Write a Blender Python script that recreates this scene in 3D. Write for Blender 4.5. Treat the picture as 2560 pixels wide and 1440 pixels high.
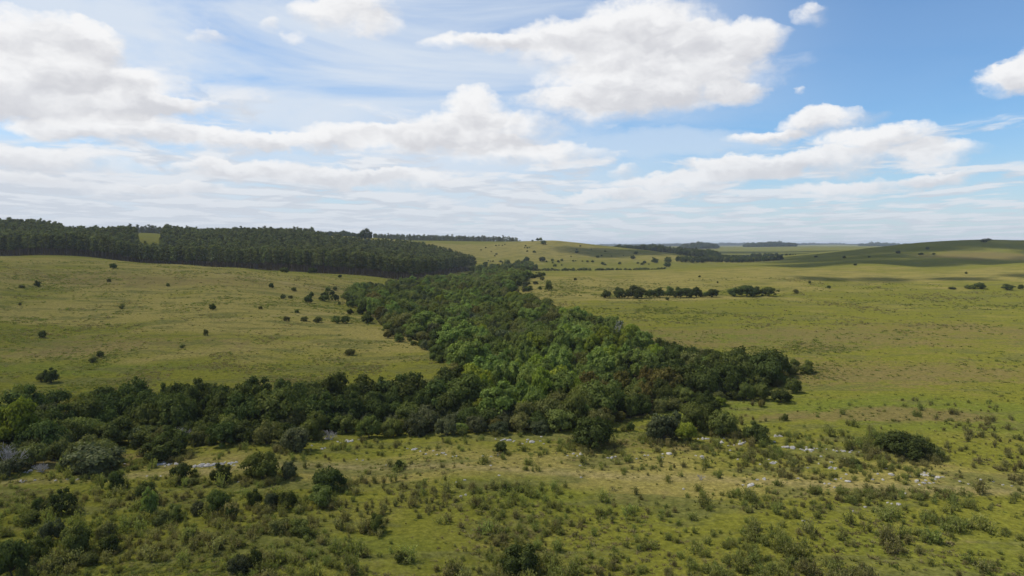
import bpy, math, random
import numpy as np
from math import radians

random.seed(7)
rng = np.random.default_rng(11)
scene = bpy.context.scene
for o in list(bpy.data.objects):
    bpy.data.objects.remove(o)

# ------------------------------------------------------------------ camera
F_PX, W_PX, H_PX, HOR = 1730.0, 2560.0, 1440.0, 612.0     # focal length and size of the photograph in its pixels
PITCH = math.atan((H_PX / 2 - HOR) / F_PX)
CAM_Z = 25.0
cd = bpy.data.cameras.new('camera')
cam = bpy.data.objects.new('camera', cd)
scene.collection.objects.link(cam)
cd.sensor_width = 36.0
cd.lens = F_PX / W_PX * 36.0
cd.clip_start, cd.clip_end = 0.5, 60000.0
cam.location = (0, 0, CAM_Z)
cam.rotation_euler = (math.pi / 2 - PITCH, 0, 0)
scene.camera = cam

# ------------------------------------------------------------------ render settings
scene.view_settings.view_transform = 'Standard'
scene.view_settings.look = 'None'
scene.view_settings.gamma = 1.0
scene.view_settings.exposure = 0.0
cy = scene.cycles
cy.max_bounces = 5
cy.diffuse_bounces = 2
cy.glossy_bounces = 1
cy.transmission_bounces = 3
cy.transparent_max_bounces = 16
cy.volume_bounces = 0
cy.caustics_reflective = cy.caustics_refractive = False
cy.use_denoising = True
cy.denoising_prefilter = 'ACCURATE'
cy.denoiser = 'OPENIMAGEDENOISE'
cy.sample_clamp_indirect = 4.0

# ------------------------------------------------------------------ sun and sky
SUN_EL, SUN_AZ = radians(56.0), radians(-80.0)            # azimuth from +Y towards +X
sun_dir = (math.sin(SUN_AZ) * math.cos(SUN_EL), math.cos(SUN_AZ) * math.cos(SUN_EL), math.sin(SUN_EL))
sl = bpy.data.lights.new('sun', 'SUN')
sl.energy = 4.3
sl.angle = radians(0.53)
sl.color = (1.0, 0.95, 0.86)
sun = bpy.data.objects.new('sun', sl)
scene.collection.objects.link(sun)
from mathutils import Vector
sun.rotation_euler = Vector(sun_dir).to_track_quat('Z', 'Y').to_euler()
sun.location = (0, 0, 200)


class NT:
    """short-hand for building node trees"""
    def __init__(self, tree):
        self.t = tree

    def n(self, typ, **kw):
        nd = self.t.nodes.new(typ)
        for k, v in kw.items():
            setattr(nd, k, v)
        return nd

    def put(self, sock, v):
        if v is None:
            return
        if hasattr(v, 'is_output') or isinstance(v, bpy.types.NodeSocket):
            self.t.links.new(v, sock)
        else:
            sock.default_value = v

    def m(self, op, a, b=None, c=None, clamp=False):
        nd = self.n('ShaderNodeMath', operation=op, use_clamp=clamp)
        for s, v in zip(nd.inputs, (a, b, c)):
            self.put(s, v)
        return nd.outputs[0]

    def v(self, op, a, b=None, c=None):
        nd = self.n('ShaderNodeVectorMath', operation=op)
        for s, v in zip(nd.inputs[:3], (a, b, c)):
            self.put(s, v)
        return nd.outputs[1] if op in ('DOT_PRODUCT', 'LENGTH', 'DISTANCE') else nd.outputs[0]

    def xyz(self, x, y, z):
        nd = self.n('ShaderNodeCombineXYZ')
        for s, v in zip(nd.inputs, (x, y, z)):
            self.put(s, v)
        return nd.outputs[0]

    def sep(self, v):
        nd = self.n('ShaderNodeSeparateXYZ')
        self.put(nd.inputs[0], v)
        return nd.outputs

    def noise(self, vec, scale, detail=4.0, rough=0.5, lac=2.0, dist=0.0, color=False):
        nd = self.n('ShaderNodeTexNoise')
        self.put(nd.inputs['Vector'], vec)
        nd.inputs['Scale'].default_value = scale
        nd.inputs['Detail'].default_value = detail
        nd.inputs['Roughness'].default_value = rough
        nd.inputs['Lacunarity'].default_value = lac
        nd.inputs['Distortion'].default_value = dist
        return nd.outputs['Color' if color else 'Fac']

    def step(self, x, lo, hi, a=0.0, b=1.0, smooth=True):
        nd = self.n('ShaderNodeMapRange')
        nd.interpolation_type = 'SMOOTHSTEP' if smooth else 'LINEAR'
        nd.clamp = True
        self.put(nd.inputs['Value'], x)
        for k, v in (('From Min', lo), ('From Max', hi), ('To Min', a), ('To Max', b)):
            self.put(nd.inputs[k], v)
        return nd.outputs[0]

    def mix(self, f, a, b, blend='MIX'):
        nd = self.n('ShaderNodeMix', data_type='RGBA', blend_type=blend)
        nd.clamp_factor = True
        self.put(nd.inputs[0], f)
        self.put(nd.inputs[6], a if not isinstance(a, tuple) else (*a, 1.0)[:4])
        self.put(nd.inputs[7], b if not isinstance(b, tuple) else (*b, 1.0)[:4])
        return nd.outputs[2]


SKY_STRENGTH = 0.10
world = bpy.data.worlds.new('World')
scene.world = world
world.use_nodes = True
world.cycles.sampling_method = 'NONE'
T = NT(world.node_tree)
for nd in list(world.node_tree.nodes):
    world.node_tree.nodes.remove(nd)
tc = T.n('ShaderNodeTexCoord')
D = tc.outputs['Generated']
dx, dy_, dz = T.sep(D)
az = T.m('ARCTAN2', dx, dy_)
el = T.m('ARCSINE', dz)
P = T.xyz(az, el, 0.0)


def px_dir(px, py):
    u, v = (px - 1280) / F_PX, (720 - py) / F_PX
    y = math.cos(PITCH) + v * math.sin(PITCH)
    z = -math.sin(PITCH) + v * math.cos(PITCH)
    return math.atan2(u, y), math.atan2(z, math.hypot(u, y))


# cumulus heads: centre and half sizes, in the photograph's pixels, turned into directions
CUMULUS = [
    (90, 105, 200, 85), (230, 110, 80, 62), (50, 200, 340, 95), (290, 225, 220, 65), (130, 262, 360, 38), (440, 266, 160, 26), (-160, 170, 220, 150),
    (870, 30, 125, 58), (955, 62, 55, 32), (520, 88, 50, 20), (670, 62, 34, 24), (735, 92, 34, 18),
    (1620, 80, 190, 98), (1440, 115, 190, 70), (1220, 112, 150, 28), (1880, 90, 80, 48), (1760, 130, 150, 80), (1640, 200, 300, 72), (1540, 255, 230, 45), (1850, 228, 80, 30),
    (2530, 208, 100, 42), (2600, 190, 110, 60), (2025, 40, 45, 32), (2000, 218, 16, 11),
    (1190, 272, 82, 46), (1210, 322, 200, 42), (980, 340, 200, 28), (1330, 390, 190, 34), (1100, 360, 300, 30), (760, 362, 150, 20),
    (330, 328, 190, 38), (150, 318, 120, 26), (560, 356, 170, 30), (90, 392, 280, 30),
    (700, 430, 150, 28), (530, 424, 110, 20), (1000, 452, 170, 24), (850, 440, 150, 22), (400, 468, 190, 18), (60, 440, 170, 20),
    (2070, 306, 110, 34), (1930, 338, 110, 18), (2200, 355, 170, 34), (2010, 412, 310, 32), (2350, 385, 120, 34), (1850, 425, 170, 26),
    (1565, 434, 45, 16), (1690, 462, 160, 24), (2120, 468, 190, 22), (2340, 448, 100, 20), (1560, 488, 160, 14),
]
warp = T.noise(T.v('MULTIPLY', P, (1.0, 1.7, 1.0)), 5.5, 3.0, 0.5, color=True)
warp2 = T.noise(T.v('MULTIPLY', P, (1.0, 1.5, 1.0)), 21.0, 6.0, 0.62, color=True)
Pw = T.v('ADD', P, T.v('MULTIPLY', T.v('SUBTRACT', warp, (0.5, 0.5, 0.5)), (0.075, 0.040, 0.0)))
Pw = T.v('ADD', Pw, T.v('MULTIPLY', T.v('SUBTRACT', warp2, (0.5, 0.5, 0.5)), (0.045, 0.034, 0.0)))
W_sum = S_sum = None
for (cx, cyp, rx, ry) in CUMULUS:
    a0, e0 = px_dir(cx, cyp)
    a1, _ = px_dir(cx + rx, cyp)
    _, e1 = px_dir(cx, cyp - ry)
    ra, re = 1.20 * abs(a1 - a0), 1.20 * abs(e1 - e0)
    q = T.v('MULTIPLY_ADD', Pw, (1 / ra, 1 / re, 0.0), (-a0 / ra, -e0 / re, 0.0))
    w = T.m('MAXIMUM', T.m('SUBTRACT', 1.0, T.v('DOT_PRODUCT', q, q)), 0.0)
    qy = T.v('DOT_PRODUCT', q, (-0.35, 0.9, 0.0))
    if rx < 60:
        w = T.m('MULTIPLY', w, 0.45)
    W_sum = w if W_sum is None else T.m('ADD', W_sum, w)
    S_sum = T.m('MULTIPLY', w, qy) if S_sum is None else T.m('MULTIPLY_ADD', w, qy, S_sum)
S = T.m('DIVIDE', S_sum, T.m('MAXIMUM', W_sum, 0.02))
# the cloud deck seen in perspective (a plane overhead)
zc = T.m('ADD', T.m('MAXIMUM', dz, 0.0), 0.05)
PL = T.xyz(T.m('DIVIDE', dx, zc), T.m('DIVIDE', dy_, zc), 0.0)
fine = T.noise(T.v('MULTIPLY', P, (1.0, 1.5, 1.0)), 34.0, 8.0, 0.68)
puff = T.noise(T.v('MULTIPLY_ADD', Pw, (1.0, 1.9, 1.0), (3.1, 1.7, 0.0)), 11.0, 5.0, 0.55)
# more cumulus of the same kind outside the photographed part of the sky
out_n = T.noise(PL, 0.9, 6.0, 0.55)
outside = T.m('MAXIMUM', T.step(T.m('ABSOLUTE', az), 0.72, 0.86), T.step(el, 0.36, 0.46))
far_w = T.m('MULTIPLY', T.step(out_n, 0.54, 0.66), outside)
bil1 = T.m('ABSOLUTE', T.m('MULTIPLY_ADD', T.noise(T.v('MULTIPLY', P, (1.0, 1.35, 1.0)), 17.0, 2.0, 0.5, dist=0.25), 2.0, -1.0))
bil2 = T.m('ABSOLUTE', T.m('MULTIPLY_ADD', T.noise(T.v('MULTIPLY', P, (1.0, 1.3, 1.0)), 44.0, 3.0, 0.55, dist=0.25), 2.0, -1.0))
dens = T.m('ADD', W_sum, T.m('MULTIPLY', T.m('SUBTRACT', puff, 0.5), 0.55))
dens = T.m('ADD', dens, T.m('MULTIPLY', T.m('SUBTRACT', bil1, 0.25), -0.42))
dens = T.m('ADD', dens, T.m('MULTIPLY', T.m('SUBTRACT', bil2, 0.25), -0.30))
dens = T.m('ADD', dens, T.m('MULTIPLY', T.m('SUBTRACT', fine, 0.5), 0.55))
edge = T.step(S, -0.5, 0.6, 1.40, 0.70)
cum_a = T.m('MULTIPLY', T.step(dens, 0.0, edge), T.step(W_sum, 0.0, 0.18))
cum_a = T.m('MULTIPLY', cum_a, 0.97)
cum_a = T.m('MAXIMUM', cum_a, far_w)
puff_s = T.noise(T.v('MULTIPLY_ADD', Pw, (1.0, 1.9, 1.0), (3.1 - 0.010, 1.7 + 0.034, 0.0)), 11.0, 5.0, 0.55)
lit = T.m('ADD', T.m('MULTIPLY_ADD', S, 0.48, 0.62), T.m('MULTIPLY', T.m('SUBTRACT', puff, puff_s), 1.9))
lit = T.m('ADD', lit, T.m('MULTIPLY', T.m('SUBTRACT', bil2, 0.25), -0.16))
lit = T.m('ADD', lit, T.m('MULTIPLY', T.m('SUBTRACT', bil1, 0.25), -0.22))
lit = T.m('SUBTRACT', lit, T.step(W_sum, 0.5, 1.6, 0.0, 0.22))
k = 1.0 / SKY_STRENGTH


def sky_rgb(r, g, b):
    return (r * k, g * k, b * k)


cum_c = T.mix(T.step(lit, -0.05, 1.0), sky_rgb(0.66, 0.665, 0.70), sky_rgb(0.94, 0.94, 0.945))
# flat-based small clouds in rows, thickening towards the horizon
PLs = T.v('ADD', T.v('MULTIPLY', PL, (1.9, 1.5, 1.0)), T.v('MULTIPLY', warp2, (0.5, 0.35, 0.0)))
row = T.noise(PLs, 0.62, 5.0, 0.58, dist=0.3)
row_up = T.noise(T.v('MULTIPLY', PLs, (0.985, 0.93, 1.0)), 0.62, 5.0, 0.58, dist=0.3)
cover = T.step(el, 0.0, 0.22, 0.36, 0.60)
cover = T.m('ADD', cover, T.step(az, -0.6, 0.65, -0.05, 0.06))
row_a = T.m('MULTIPLY', T.step(T.m('SUBTRACT', row, cover), -0.02, 0.12), T.step(el, 0.34, 0.14))
row_a = T.m('MULTIPLY', row_a, 0.85)
row_l = T.step(T.m('SUBTRACT', row, row_up), -0.06, 0.08)
row_c = T.mix(row_l, sky_rgb(0.62, 0.65, 0.71), sky_rgb(0.87, 0.88, 0.90))
# thin high veil
veil_n = T.noise(T.v('MULTIPLY', T.xyz(T.m('ADD', az, T.m('MULTIPLY', el, 0.8)), el, 0.0), (1.6, 7.5, 1.0)), 1.5, 6.0, 0.55, dist=0.6)
veil_a = T.m('MULTIPLY', T.m('MULTIPLY', T.step(veil_n, 0.22, 0.62), T.step(az, 0.50, -0.10, 0.08, 0.92)), T.step(el, 0.75, 0.35, 0.25, 1.0))
band_az, band_el = px_dir(1600, 365)
bq = T.v('MULTIPLY_ADD', Pw, (1 / 0.22, 1 / 0.028, 0), (-band_az / 0.22, -band_el / 0.028, 0))
veil_a = T.m('MAXIMUM', veil_a, T.m('MULTIPLY', T.step(T.v('DOT_PRODUCT', bq, bq), 1.3, 0.2), 0.55))

sky = T.n('ShaderNodeTexSky', sky_type='NISHITA')
sky.sun_disc = False
sky.sun_elevation = SUN_EL
sky.sun_rotation = SUN_AZ % (2 * math.pi)
sky.air_density, sky.dust_density, sky.ozone_density = 1.0, 0.4, 1.6
sky.altitude = 200
col = T.mix(1.0, sky.outputs[0], (0.80, 1.16, 1.44, 1.0), 'MULTIPLY')
col = T.mix(veil_a, col, sky_rgb(0.72, 0.79, 0.88))
col = T.mix(row_a, col, row_c)
col = T.mix(cum_a, col, cum_c)
col = T.mix(T.step(el, 0.16, -0.01, 0.0, 0.72), col, sky_rgb(0.61, 0.675, 0.765))
bg = T.n('ShaderNodeBackground')
T.put(bg.inputs['Color'], col)
bg.inputs['Strength'].default_value = SKY_STRENGTH
wo = T.n('ShaderNodeOutputWorld')
T.t.links.new(bg.outputs[0], wo.inputs['Surface'])


# ------------------------------------------------------------------ helpers
def vnoise(x, y, seed=0):
    x = np.asarray(x, float); y = np.asarray(y, float)
    xi, yi = np.floor(x).astype(np.int64), np.floor(y).astype(np.int64)
    xf, yf = x - xi, y - yi
    xf, yf = xf * xf * (3 - 2 * xf), yf * yf * (3 - 2 * yf)

    def h(a, b):
        n = (a * 374761393 + b * 668265263 + seed * 974634777) & 0x7fffffff
        n = ((n ^ (n >> 13)) * 1274126177) & 0x7fffffff
        return ((n ^ (n >> 16)) & 0xffff) / 65535.0
    return (h(xi, yi) * (1 - xf) + h(xi + 1, yi) * xf) * (1 - yf) + (h(xi, yi + 1) * (1 - xf) + h(xi + 1, yi + 1) * xf) * yf


def fbm(x, y, s, octv=4, seed=0):
    t, a, tot = 0, 1.0, 0
    for i in range(octv):
        t = t + a * vnoise(np.asarray(x) / s, np.asarray(y) / s, seed + i)
        tot += a
        a *= 0.5
        s *= 0.5
    return t / tot


def ray(px, py):
    """slopes (X per Y, Z per Y) of the line of sight through a point of the photograph"""
    u, v = (np.asarray(px, float) - 1280) / F_PX, (720 - np.asarray(py, float)) / F_PX
    y = math.cos(PITCH) + v * math.sin(PITCH)
    return u / y, (-math.sin(PITCH) + v * math.cos(PITCH)) / y


def project(x, y, z):
    z = z - CAM_Z
    f = y * math.cos(PITCH) - z * math.sin(PITCH)
    up = y * math.sin(PITCH) + z * math.cos(PITCH)
    return 1280 + F_PX * x / f, 720 - F_PX * up / f


# surveyed ground points: (px, py, distance) read off the photograph, or (px, None, distance, height)
SURVEY = [
    # left hillside
    (100, 960, 126), (700, 940, 133), (400, 800, 195), (100, 800, 200), (700, 800, 200), (400, 720, 270), (100, 720, 262), (700, 730, 270),
    (-200, 640, 380), (0, 640, 380), (150, 644, 380), (300, 652, 378), (450, 661, 376), (600, 671, 375), (800, 685, 375), (900, 697, 380), (980, 708, 388),
    (930, 800, 215), (880, 742, 295), (1125, 890, 151),
    # plantation ground
    (-200, None, 455, 18), (0, None, 450, 17.2), (300, None, 445, 14.6), (600, None, 440, 8.6), (800, None, 435, 6.7), (950, None, 425, 4.6), (1040, None, 430, 2.4),
    (1190, None, 700, -0.5), (1110, None, 560, 1.0), (0, None, 650, 34), (-200, None, 650, 36), (110, None, 650, 34), (170, None, 640, 28.5), (340, 608, 600), (370, None, 500, 10.5), (300, None, 640, 28),
    (370, 597, 700), (370, 583, 850), (500, None, 700, 27), (620, None, 700, 27), (780, None, 720, 24.5), (900, None, 720, 17), (1058, None, 740, 13), (700, None, 560, 14), (500, None, 560, 16),
    (390, None, 1000, 39), (0, None, 900, 38), (700, None, 1000, 35.5), (850, 590, 1000), (912, 598, 900), (1000, 600, 1300), (1150, 603, 1300), (1290, 605, 1250),
    (0, None, 1500, 38), (600, None, 1600, 38), (1000, None, 1700, 33),
    # middle hill
    (1100, 612, 1000), (1200, 605, 1150), (1200, 640, 860), (1200, 664, 765), (1380, 602, 1000), (1330, 604, 1020), (1380, 640, 850), (1350, 661, 745), (1450, 609, 1000), (1500, 616, 1000), (1500, 645, 850),
    (1600, 628, 950), (1600, 650, 820), (1670, 642, 880), (1700, 655, 800), (1400, None, 1300, 16), (1560, 626, 1300), (1750, 640, 1200), (1800, 656, 850),
    # far country
    (1700, 617, 4000), (1850, 625, 2300), (2000, 614, 6000), (1600, 615, 6000), (2300, 615, 5000), (2100, 628, 1600), (1950, 641, 1150), (1300, None, 3000, 18), (900, None, 4000, 28), (300, None, 4000, 30),
    (400, None, 9000, 26), (1280, None, 9000, 24), (2200, None, 9000, 24), (2000, 618, 3000),
    # right hill
    (2000, 646, 900), (2200, 621, 950), (2300, 607, 1000), (2460, 600, 1050), (2560, 601, 1100), (2750, 600, 1100), (2300, 640, 760), (2500, 633, 780), (2300, None, 640, 4.5), (2560, None, 640, 5), (2000, None, 640, 3.5), (2400, None, 1500, 22), (2750, None, 640, 5),
    # right pasture
    (1400, 680, 480), (1330, 684, 470), (1550, 674, 520), (1700, 669, 540), (1900, 663, 560), (2200, 660, 560), (2560, 659, 560), (2750, 659, 560), (1400, None, 630, 1.2), (1550, None, 640, 1.4), (1700, None, 650, 2.0),
    (1330, 740, 298), (1600, 745, 290), (2000, 745, 290), (2440, 722, 330), (2600, 722, 330), (2200, 690, 420), (1600, 705, 390),
    (1600, None, 180, 0.4), (2000, None, 180, 0.8), (2400, None, 180, 1.0), (1900, None, 120, 0.0), (2500, None, 110, 0.2),
    # valley floor
    (1200, None, 480, 0.6), (1250, None, 600, 0.8), (1100, None, 330, 0.6), (1200, None, 230, 0.0), (1350, None, 165, -0.6), (1250, None, 130, -0.8), (1000, None, 112, -1.2), (500, None, 106, -1.0), (0, None, 104, -0.8),
    (1600, None, 115, -0.4), (1400, None, 95, 0.0), (600, None, 88, 0.2), (0, None, 88, 0.2), (1100, None, 88, 0.2), (2100, None, 88, 0.4),
    (0, None, 60, 0.0), (1280, None, 60, 0.0), (2560, None, 60, 0.0), (0, None, 30, 0.0), (1280, None, 30, 0.0), (2560, None, 30, 0.0), (1280, None, 8, 0.0), (-600, None, 12, 0), (3200, None, 12, 0),
]
pts = []
for s in SURVEY:
    sx, _ = ray(s[0], 612)
    if s[1] is None:
        z = s[3]
    else:
        sx, sz = ray(s[0], s[1])
        z = CAM_Z + s[2] * sz
    X, Y = sx * s[2], s[2]
    pts.append((math.atan2(X, Y), math.log(math.hypot(X, Y)), z))
for th in (-1.15, 1.15):
    for r, z in ((20, 0), (60, 0), (150, 2), (400, 9), (1000, 22), (3000, 24), (9000, 24)):
        pts.append((th, math.log(r), z))
pts = np.array(pts)
TH_K = 3.2


def tps(d2):
    return 0.5 * d2 * np.log(np.maximum(d2, 1e-12))


Q = np.c_[pts[:, 0] * TH_K, pts[:, 1]]
d2 = ((Q[:, None, :] - Q[None, :, :]) ** 2).sum(-1)
n_ = len(Q)
A = np.zeros((n_ + 3, n_ + 3))
A[:n_, :n_] = tps(d2) + np.eye(n_) * 0.0008
A[:n_, n_] = 1; A[:n_, n_ + 1:] = Q; A[n_, :n_] = 1; A[n_ + 1:, :n_] = Q.T
sol = np.linalg.solve(A, np.r_[pts[:, 2], 0, 0, 0])


def height_exact(x, y):
    x = np.asarray(x, float); y = np.asarray(y, float)
    r = np.maximum(np.hypot(x, y), 4.0)
    th = np.arctan2(x, y)
    thc = np.clip(th, -1.15, 1.15)
    q0, q1 = thc * TH_K, np.minimum(np.log(r), math.log(11000.0))
    z = sol[n_] + sol[n_ + 1] * q0 + sol[n_ + 2] * q1
    for i in range(n_):
        z = z + sol[i] * tps((q0 - Q[i, 0]) ** 2 + (q1 - Q[i, 1]) ** 2)
    side = np.clip((np.abs(th) - 1.15) / 0.9, 0, 1)
    side = side * side * (3 - 2 * side)
    z = z * (1 - side) + np.clip((np.log(r) - 4) * 4, 0, 18) * side
    near = np.clip(r / 60, 0, 1)
    z = z + (fbm(x, y, 14, 3, 3) - 0.5) * 0.5 * near
    z = z + (fbm(x, y, 120, 3, 9) - 0.5) * 2.0 * np.clip((r - 120) / 400, 0, 1) + (fbm(x, y, 900, 3, 19) - 0.5) * 26.0 * np.clip((r - 1500) / 3000, 0, 1)
    return z


th_in = np.linspace(-0.80, 0.80, 641)
th_out = np.linspace(0.80, math.pi, 72)[1:]
TH = np.concatenate([-th_out[::-1], th_in, th_out])
LR = np.linspace(math.log(6.0), math.log(15000.0), 640)
RR = np.exp(LR)
GX = np.sin(TH)[None, :] * RR[:, None]
GY = np.cos(TH)[None, :] * RR[:, None]
GZ = height_exact(GX, GY)


def ground(x, y):
    """height of the terrain sheet"""
    x = np.asarray(x, float); y = np.asarray(y, float)
    th = np.arctan2(x, y); lr = np.log(np.clip(np.hypot(x, y), 6.01, 14900))
    i = np.clip(np.searchsorted(TH, th) - 1, 0, len(TH) - 2)
    fi = np.clip((th - TH[i]) / (TH[i + 1] - TH[i]), 0, 1)
    g = (lr - LR[0]) / (LR[1] - LR[0])
    j = np.clip(g.astype(int), 0, len(LR) - 2)
    fj = g - j
    return (GZ[j, i] * (1 - fi) + GZ[j, i + 1] * fi) * (1 - fj) + (GZ[j + 1, i] * (1 - fi) + GZ[j + 1, i + 1] * fi) * fj


STEPS = np.exp(np.linspace(math.log(20), math.log(12000), 900))


def at(px, py):
    """where the line of sight through a point of the photograph meets the ground"""
    px = np.atleast_1d(np.asarray(px, float)); py = np.atleast_1d(np.asarray(py, float))
    sx, sz = ray(px, py)
    X = sx[:, None] * STEPS; Y = np.broadcast_to(STEPS, X.shape)
    gap = CAM_Z + sz[:, None] * STEPS - ground(X, Y)
    hit = gap < 0
    k = np.where(hit.any(1), hit.argmax(1), len(STEPS) - 1)
    k = np.maximum(k, 1)
    i = np.arange(len(px))
    a, b = gap[i, k - 1], gap[i, k]
    t = np.clip(a / np.where(np.abs(a - b) < 1e-9, 1e-9, a - b), 0, 1)
    Yh = STEPS[k - 1] + t * (STEPS[k] - STEPS[k - 1])
    Xh = sx * Yh
    return np.c_[Xh, Yh, ground(Xh, Yh)]


def visible(x, y, z):
    """which points see the camera over the terrain"""
    t = np.linspace(0.05, 0.985, 90)
    X = x[:, None] * t; Y = y[:, None] * t; Z = CAM_Z + (z - CAM_Z)[:, None] * t
    return (Z > ground(X, Y) - 0.05).all(1)


def inside(poly, x, y):
    poly = np.asarray(poly)
    res = np.zeros(len(x), bool)
    j = len(poly) - 1
    for i in range(len(poly)):
        xi, yi = poly[i]; xj, yj = poly[j]
        c = ((yi > y) != (yj > y)) & (x < (xj - xi) * (y - yi) / (yj - yi + 1e-12) + xi)
        res ^= c
        j = i
    return res


def scatter(poly, spacing, seed, n_try=None):
    """points at least about spacing(distance) apart inside a ground polygon"""
    poly = np.asarray(poly)
    r_ = np.random.default_rng(seed)
    lo, hi = poly.min(0), poly.max(0)
    smin = spacing(np.array([lo[1]]))[0] if callable(spacing) else spacing
    area = (hi - lo).prod()
    n = n_try or int(min(area / (smin ** 2) * 6, 400000))
    P_ = r_.random((n, 2)) * (hi - lo) + lo
    P_ = P_[inside(poly, P_[:, 0], P_[:, 1])]
    sp = spacing(P_[:, 1]) if callable(spacing) else np.full(len(P_), spacing)
    cell = sp.max() if len(sp) else 1
    grid, out = {}, []
    for (x, y), s in zip(P_, sp):
        cx, cy_ = int(x // cell), int(y // cell)
        ok = True
        for a in (-1, 0, 1):
            for b in (-1, 0, 1):
                for (qx, qy) in grid.get((cx + a, cy_ + b), ()):
                    if (qx - x) ** 2 + (qy - y) ** 2 < s * s:
                        ok = False; break
                if not ok: break
            if not ok: break
        if ok:
            grid.setdefault((cx, cy_), []).append((x, y)); out.append((x, y))
    return np.array(out) if out else np.zeros((0, 2))


def mesh_np(name, verts, quads=None, tris=None, mats=(), mat_idx=None, attr=None, smooth=False):
    verts = np.asarray(verts, np.float32)
    me = bpy.data.meshes.new(name)
    loops, starts, c = [], [], 0
    if quads is not None and len(quads):
        quads = np.asarray(quads, np.int32); loops.append(quads.ravel()); starts.append(np.arange(len(quads)) * 4); c = quads.size
    if tris is not None and len(tris):
        tris = np.asarray(tris, np.int32); loops.append(tris.ravel()); starts.append(c + np.arange(len(tris)) * 3)
    loops = np.concatenate(loops).astype(np.int32); starts = np.concatenate(starts).astype(np.int32)
    me.vertices.add(len(verts)); me.vertices.foreach_set('co', verts.ravel())
    me.loops.add(len(loops)); me.loops.foreach_set('vertex_index', loops)
    me.polygons.add(len(starts)); me.polygons.foreach_set('loop_start', starts)
    if smooth:
        me.polygons.foreach_set('use_smooth', np.ones(len(starts), bool))
    for m_ in mats:
        me.materials.append(m_)
    if mat_idx is not None:
        me.polygons.foreach_set('material_index', np.asarray(mat_idx, np.int32))
    if attr:
        for nm, (dt, dom, arr) in attr.items():
            a = me.attributes.new(nm, dt, dom)
            key = 'color' if 'COLOR' in dt else ('vector' if dt == 'FLOAT_VECTOR' else 'value')
            a.data.foreach_set(key, np.ascontiguousarray(arr).ravel())
    me.update(calc_edges=True)
    return me


COL = scene.collection


def link(name, me, parent=None, loc=None, rz=0.0, scl=None):
    o = bpy.data.objects.new(name, me)
    COL.objects.link(o)
    if parent is not None:
        o.parent = parent
    if loc is not None:
        o.location = loc
    if rz:
        o.rotation_euler = (0, 0, rz)
    if scl is not None:
        o.scale = scl
    return o


def tag(o, label=None, cat=None, group=None, kind=None):
    if label: o['label'] = label
    if cat: o['category'] = cat
    if group: o['group'] = group
    if kind: o['kind'] = kind
    return o


ONES = 'first second third fourth fifth sixth seventh eighth ninth tenth eleventh twelfth thirteenth fourteenth fifteenth sixteenth seventeenth eighteenth nineteenth'.split()
TENS = {2: 'twent', 3: 'thirt', 4: 'fort', 5: 'fift', 6: 'sixt', 7: 'sevent', 8: 'eight', 9: 'ninet'}


def ordinal(n):
    if n < 20: return ONES[n - 1]
    t, u = divmod(n, 10)
    return TENS[t] + ('ieth' if u == 0 else 'y-' + ONES[u - 1])


# ------------------------------------------------------------------ materials
def new_mat(name):
    m_ = bpy.data.materials.new(name)
    m_.use_nodes = True
    for nd in list(m_.node_tree.nodes):
        m_.node_tree.nodes.remove(nd)
    N = NT(m_.node_tree)
    out = N.n('ShaderNodeOutputMaterial')
    return m_, N, out


def leaf_mat(name, c, c2, trans=0.3, vary=0.28):
    m_, N, out = new_mat(name)
    at_ = N.n('ShaderNodeAttribute', attribute_name='leaf')
    oi = N.n('ShaderNodeObjectInfo')
    base = N.mix(at_.outputs['Fac'], c, c2)
    val = N.m('MULTIPLY_ADD', N.m('SUBTRACT', oi.outputs['Random'], 0.5), 2 * vary, 1.0)
    hs = N.n('ShaderNodeHueSaturation')
    N.put(hs.inputs['Hue'], N.m('MULTIPLY_ADD', N.m('FRACT', N.m('MULTIPLY', oi.outputs['Random'], 7.31)), 0.035, 0.4825))
    N.put(hs.inputs['Value'], val)
    N.put(hs.inputs['Color'], base)
    df = N.n('ShaderNodeBsdfDiffuse'); N.put(df.inputs['Color'], hs.outputs[0])
    tr = N.n('ShaderNodeBsdfTranslucent')
    N.put(tr.inputs['Color'], N.mix(1.0, hs.outputs[0], (1.15, 1.25, 0.65, 1.0), 'MULTIPLY'))
    mx = N.n('ShaderNodeMixShader'); mx.inputs[0].default_value = trans
    N.t.links.new(df.outputs[0], mx.inputs[1]); N.t.links.new(tr.outputs[0], mx.inputs[2])
    N.t.links.new(mx.outputs[0], out.inputs['Surface'])
    return m_


def bark_mat(name, c, c2):
    m_, N, out = new_mat(name)
    g = N.n('ShaderNodeTexCoord')
    nz = N.noise(N.v('MULTIPLY', g.outputs['Object'], (6, 6, 1.2)), 3.0, 4, 0.6)
    df = N.n('ShaderNodeBsdfDiffuse'); N.put(df.inputs['Color'], N.mix(nz, c, c2)); df.inputs['Roughness'].default_value = 0.5
    N.t.links.new(df.outputs[0], out.inputs['Surface'])
    return m_


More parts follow.
